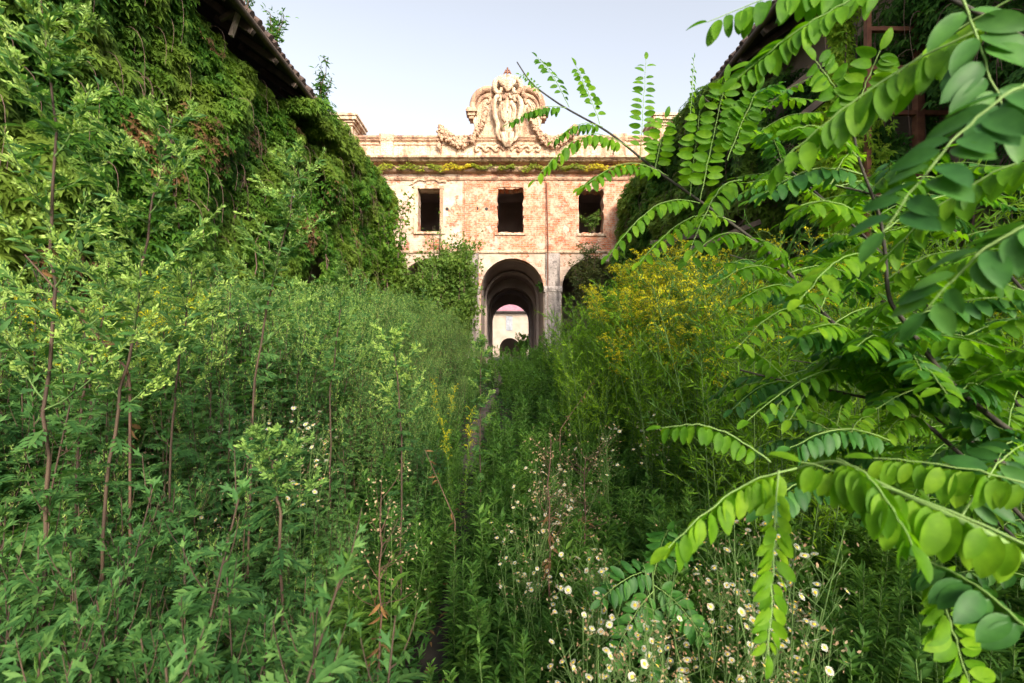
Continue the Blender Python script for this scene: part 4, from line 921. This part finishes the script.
# ------------------------------------------------------------------ ground cover
n = 150000; y = .5 + 18.5 * rng.random(n) ** 1.7; x = U(-1, 1, n) * np.minimum(1.25 * y + .6, 5.3)
tr = -.55 + .12 * np.sin(y * .6) + .01 * y; k = (np.abs(x - tr) > .05 + .12 * rng.random(n)) | (rng.random(n) < .12); x, y = x[k], y[k]; n = len(x)
hh = .05 + .32 * np.clip(np.abs(x - tr[k]) / .8, 0, 1)
z = gz(x, y) + U(0, 1, n) * hh
tag(MB().scatter(MUG_S, np.stack([x, y, z], 1), rdir(n, -.2, .8), (0, 0, 1.0) + .5 * rdir(n), U(.04, .11, n)).build('undergrowth', M['cover']), 'dense low green undergrowth of seedlings covering the courtyard floor', 'undergrowth', kind='stuff')
n = 9000; x = U(-5, 5, n); y = U(.6, 19, n); MBd = MB().scatter(LANCE_W, np.stack([x, y, gz(x, y) + U(.03, .08, n)], 1), rdir(n, -.1, .3), (0, 0, 1) + .5 * rdir(n), U(.04, .09, n))
tag(MBd.build('leaf_litter', M['dry']), 'brown dead leaf litter scattered on the dark soil', 'leaf litter', kind='stuff')

# ------------------------------------------------------------------ black locust
def frond(tree, inv, base, tip, n=9, L=.045, hang=.6, normal=(0, -.5, 1), arch_=.08, mat='loc', seed=0, droop=.0, taper=.35):
    q = np.random.default_rng(seed + int(abs(base[0] * 1000)) + int(abs(tip[2] * 777)))
    base = np.array(base, float); tip = np.array(tip, float); Ln = np.linalg.norm(tip - base)
    n = int(n * 1.2) + 1; L = L * 1.12
    t = np.linspace(0, 1, 18); p = base + np.outer(t, tip - base) + np.outer(np.sin(t * math.pi), (0, 0, arch_ * Ln)) + q.normal(0, .0008, (18, 3))
    mb = MB().tube(p, [.0016, .0007], 5); ml = MB()
    nrm = np.array(normal, float); nrm /= np.linalg.norm(nrm)
    pos = []; dr = []; nn = []; sz = []
    for k in range(n):
        u = .14 + .84 * k / (n - .3); c = along(p, np.array([u]))[0]; tg = along(p, np.array([min(1, u + .03)]))[0] - along(p, np.array([u - .03]))[0]; tg /= np.linalg.norm(tg)
        side = np.cross(tg, nrm); side /= np.linalg.norm(side) + 1e-9
        for s in (-1, 1):
            if q.random() < .035: continue
            d = s * side * (1 - hang) + np.array((0, 0, -1)) * hang + tg * q.uniform(.12, .3) + q.normal(0, .07, 3); d /= np.linalg.norm(d)
            z = np.cross(tg, d) * (-s); z = z if hang < .5 else z + nrm * .5 * (1 - hang)
            z = z + q.normal(0, .26, 3)
            pos.append(c + d * .004); dr.append(d); nn.append(z); sz.append(L * (1 - taper * abs(u - .45) ** 1.3 * 1.6) * q.uniform(.76, 1.1))
    tg = p[-1] - p[-3]; pos.append(p[-1]); dr.append(tg); nn.append(nrm); sz.append(L * .75)
    ml.scatter(OVAL, pos, dr, nn, sz)
    o = ml.build('compound_leaf', M[mat], tree); o.matrix_parent_inverse = inv
    o2 = mb.build('rachis', M['rachis'], o)
    return o
def branch(tree, inv, pts, r, mat='bark'):
    u = np.linspace(0, 1, len(pts)); t = np.linspace(0, 1, 5 * len(pts)); p = np.array(pts)
    p = np.stack([np.interp(t, u, p[:, c]) for c in range(3)], 1); 
    for _ in range(3): p[1:-1] = (p[:-2] + 2 * p[1:-1] + p[2:]) / 4
    o = MB().tube(p, r, 7).build('branch', M[mat], tree); o.matrix_parent_inverse = inv; return p
t1b = np.array((1.9, 1.15, .05))
loc = empty('black_locust', tuple(t1b)); tag(loc, 'young black locust reaching in from the right, rows of oval leaflets across the sky', 'tree')
inv = Matrix.Translation(-Vector(t1b)); 
tr_ = [t1b, t1b + (-.05, 0, .7), t1b + (-.15, .05, 1.5), t1b + (-.12, .0, 2.3), t1b + (-.3, .05, 3.1)]
o = MB().tube(tr_, [.035, .028, .016], 9).build('trunk', M['bark'], loc); o.matrix_parent_inverse = inv
B1 = branch(loc, inv, [t1b + (-.05, 0, .95), P(900, 392, 1.3), P(860, 350, 1.32), P(820, 310, 1.38), P(772, 253, 1.45), P(720, 215, 1.52), P(655, 170, 1.6), P(610, 132, 1.65), P(563, 107, 1.7), P(531, 84, 1.73), P(517, 62, 1.75)], [.009, .005, .004, .0022])
B2 = branch(loc, inv, [t1b + (-.08, 0, 1.1), P(960, 400, .98), P(904, 321, 1.0), P(888, 300, 1.0), P(885, 250, 1.0), P(880, 215, .99), P(857, 157, .98), P(850, 105, .97)], [.006, .004, .0022])
B3 = branch(loc, inv, [t1b + (-.15, .05, 1.5), P(1060, 60, .9), P(1000, 25, .85), P(930, -12, .85), P(800, -40, .9)], [.006, .003])
B4 = branch(loc, inv, [t1b + (-.05, 0, .9), P(950, 330, 1.5), P(870, 240, 1.7), P(790, 170, 1.8), P(730, 120, 1.9), P(700, 95, 1.95)], [.006, .004, .0025])
B5 = branch(loc, inv, [t1b + (0, 0, .6), P(940, 430, 1.15), P(880, 400, 1.2), P(800, 385, 1.35), P(740, 370, 1.45)], [.006, .003])
CAMN = (0, -1, .15)
B6 = branch(loc, inv, [t1b + (-.1, 0, 1.2), P(1000, 260, 1.3), P(930, 215, 1.35), P(860, 190, 1.4), P(800, 180, 1.5)], [.005, .0025])
B7 = branch(loc, inv, [t1b + (-.05, 0, .8), P(1000, 420, 1.0), P(930, 380, 1.05), P(870, 360, 1.1), P(830, 350, 1.15)], [.005, .0025])
B8 = branch(loc, inv, [t1b + (-.08, 0, 1.0), P(960, 330, 1.6), P(880, 300, 1.7), P(800, 275, 1.85), P(730, 255, 1.95)], [.006, .0025])
B9 = branch(loc, inv, [t1b + (-.02, 0, .55), P(1000, 520, 1.45), P(920, 470, 1.5), P(850, 450, 1.6), P(800, 440, 1.75)], [.006, .0025])
B10 = branch(loc, inv, [t1b + (-.02, 0, .45), P(1010, 470, 1.9), P(930, 400, 2.0), P(860, 370, 2.1), P(790, 360, 2.2)], [.006, .0025])
FR = [  # base, tip, depth base, depth tip, pairs, leaflet, hang, normal, arch
 ((566,108),(508,124),1.69,1.62,9,.034,.72,(0,-.4,1),.12),
 ((569,107),(537,57),1.69,1.72,8,.036,.35,(.3,-.8,.5),.1),
 ((600,124),(576,66),1.66,1.64,9,.040,.3,(.3,-.8,.4),.05),
 ((603,127),(553,142),1.65,1.55,8,.036,.7,(0,-.4,1),.15),
 ((540,92),(520,74),1.72,1.70,6,.020,.3,(0,-.8,.4),.1),
 ((640,160),(646,60),1.61,1.68,11,.040,.12,CAMN,.0),
 ((690,122),(694,58),1.95,1.95,10,.030,.35,(.7,-.6,0),.0),
 ((630,148),(535,180),1.62,1.45,11,.046,.80,(0,-.3,1),.22),
 ((668,176),(581,188),1.58,1.42,11,.050,.55,(0,-.45,1),.16),
 ((700,203),(609,255),1.52,1.35,11,.050,.62,(0,-.3,1),.16),
 ((655,170),(665,118),1.6,1.55,7,.046,.2,CAMN,.0),
 ((690,196),(700,110),1.54,1.45,9,.050,.15,CAMN,.02),
 ((735,222),(640,262),1.48,1.3,10,.048,.6,(0,-.35,1),.16),
 ((760,245),(686,262),1.46,1.25,10,.050,.5,(0,-.45,1),.15),
 ((727,160),(757,90),1.45,1.4,10,.048,.1,(.2,-1,.2),.02),
 ((700,200),(726,80),1.5,1.4,12,.052,.12,(-.1,-1,.3),.02),
 ((742,180),(690,250),1.3,1.15,9,.048,.5,(0,-.45,1),.16),
 ((905,-8),(708,22),.80,.86,12,.050,.8,(0,-.3,1),.10),
 ((860,-5),(738,78),.78,.88,13,.046,.5,(.4,-.7,.5),.06),
 ((995,22),(772,170),.55,.68,11,.050,.72,(0,-.4,1),.08),
 ((1030,80),(885,230),.43,.45,8,.044,.25,(-.5,-.5,.9),.10),
 ((1050,150),(880,262),.62,.75,9,.046,.55,(0,-.5,1),.12),
 ((1060,215),(925,312),.42,.46,7,.042,.4,(-.3,-.5,.9),.15),
 ((1030,-10),(830,140),.62,.8,10,.050,.65,(0,-.5,1),.1),
 ((960,-10),(1010,130),.55,.5,7,.050,.4,(-.4,-.8,.3),.0),
 ((884,240),(800,205),1.0,.9,9,.050,.5,(0,-.5,1),.14),
 ((885,262),(800,300),1.0,.85,9,.050,.45,(0,-.5,1),.14),
 ((886,280),(970,250),1.0,.9,9,.050,.5,(0,-.5,1),.14),
 ((870,190),(940,150),1.0,.9,9,.050,.5,(0,-.5,1),.14),
 ((858,157),(790,130),.98,.88,9,.050,.4,(0,-.6,1),.14),
 ((852,120),(880,50),.97,.92,9,.050,.2,CAMN,.02),
 ((850,110),(815,60),.97,.95,8,.048,.25,CAMN,.02),
 ((824,312),(740,300),1.37,1.15,11,.048,.45,(0,-.5,1),.14),
 ((830,320),(735,350),1.36,1.1,11,.048,.45,(0,-.5,1),.14),
 ((800,290),(720,280),1.4,1.2,10,.048,.45,(0,-.5,1),.14),
 ((850,340),(905,420),1.3,1.05,9,.050,.45,(0,-.6,1),.12),
 ((860,350),(790,420),1.3,1.1,10,.050,.5,(0,-.6,1),.12),
 ((905,400),(748,420),1.25,1.0,12,.044,.5,(0,-.5,1),.16),
 ((930,400),(990,330),1.1,.9,9,.050,.4,(0,-.6,1),.1),
 ((960,400),(1030,370),.98,.8,9,.050,.4,(0,-.6,1),.1),
]
for i, (b, t, db, dt, n, L, hang, nr, ar) in enumerate(FR):
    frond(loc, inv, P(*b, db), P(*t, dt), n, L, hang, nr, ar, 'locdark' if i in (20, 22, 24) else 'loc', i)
q = np.random.default_rng(99)
cnt = 0
for Bp, lo, m in ((B4, .1, 32), (B5, .1, 30), (B6, .1, 26), (B7, .1, 24), (B1, .08, 18), (B2, .05, 10), (B8, .1, 22), (B9, .1, 34), (B10, .1, 26)):
    for k in range(m):
        u = lo + (.9 - lo) * k / m if Bp is not B1 else lo + .3 * k / m
        b = along(Bp, np.array([u]))[0]; a = q.uniform(0, 6.28); d = np.array((math.cos(a), math.sin(a) * .8 - .15, q.uniform(-.25, .5))); d /= np.linalg.norm(d)
        frond(loc, inv, b, b + d * q.uniform(.22, .32), int(q.integers(8, 12)), q.uniform(.042, .05), q.uniform(.35, .6), (0, -.4, 1), .15, 'loc' if k % 3 else 'locdark', 200 + cnt); cnt += 1
# lower sapling
t2b = np.array((1.15, .62, .06)); loc2 = empty('locust_sapling', tuple(t2b)); tag(loc2, 'locust sapling at the lower right corner with long drooping rows of leaflets over the daisies', 'sapling')
inv2 = Matrix.Translation(-Vector(t2b))
o = MB().tube([t2b, t2b + (-.03, 0, .6), t2b + (-.07, .02, 1.2), t2b + (-.12, .03, 1.6)], [.014, .006], 7).build('trunk', M['bark'], loc2); o.matrix_parent_inverse = inv2
S1 = branch(loc2, inv2, [t2b + (-.04, 0, .9), P(1024, 552, .5), P(960, 520, .52), P(880, 484, .6), P(836, 459, .68), P(797, 468, .74)], [.006, .003, .0018], 'rachis')
for i, (b, t, db, dt, n, L, hang, nr, ar, mt) in enumerate([
 ((1060,560),(800,462),.47,.62,14,.048,.78,(0,-.4,1),.04,'loc'),
 ((836,459),(914,545),.60,.50,10,.046,.7,(.2,-.6,1),.18,'loc'),
 ((1050,490),(873,458),.60,.72,11,.046,.75,(0,-.5,1),.05,'loc'),
 ((797,468),(668,548),.72,.68,11,.044,.75,(0,-.4,1),.10,'loc'),
 ((778,470),(768,655),.70,.62,11,.036,.38,(.25,-1,.1),.0,'loc'),
 ((928,555),(975,700),.62,.60,10,.042,.15,(.2,-1,.3),.0,'loc'),
 ((770,462),(662,428),.80,.86,9,.036,.6,(0,-.5,1),.16,'loc'),
 ((900,530),(850,470),.75,.9,8,.045,.5,(0,-.5,1),.1,'locdark'),
 ((1040,640),(925,560),.5,.6,9,.048,.5,(0,-.6,1),.1,'locdark'),
 ((1060,700),(1000,590),.34,.36,6,.045,.4,(-.3,-.7,.8),.1,'locdark'),
 ((960,520),(1030,440),.66,.7,9,.045,.4,(0,-.6,1),.1,'locdark'),
 ((850,480),(760,510),.85,.8,9,.042,.5,(0,-.5,1),.12,'locdark'),
 ((890,440),(790,448),1.0,.95,11,.044,.6,(0,-.5,1),.12,'locdark'),
 ((650,590),(620,660),1.35,1.3,9,.045,.3,(0,-1,.4),.05,'locdark'),
 ((660,560),(700,640),1.35,1.3,9,.045,.3,(0,-1,.4),.05,'locdark'),
 ]):
    if i < 13 and i != 9: frond(loc2, inv2, P(*b, db), P(*t, dt), n, L, hang, nr, ar, mt, 500 + i)
# small locust seedling behind daisies
b3 = ground_pt(655, 1.45); s3 = empty('locust_seedling', tuple(b3)); tag(s3, 'small bluish-green locust seedling standing behind the daisies', 'seedling'); inv3 = Matrix.Translation(-Vector(b3))
o = MB().tube([b3, P(655, 620, 1.45), P(652, 565, 1.45)], [.006, .003], 6).build('stem', M['stemg'], s3); o.matrix_parent_inverse = inv3
for i, (b, t) in enumerate((((653,570),(600,600)), ((653,568),(690,545)), ((654,585),(705,640)), ((654,590),(610,665)), ((654,575),(668,530)), ((654,600),(650,690)))):
    frond(s3, inv3, P(*b, 1.45), P(*t, 1.38), 9, .05, .35, (0, -.9, .5), .1, 'locdark', 600 + i)

for o in bpy.data.objects:
    if 'used' in o: del o['used']
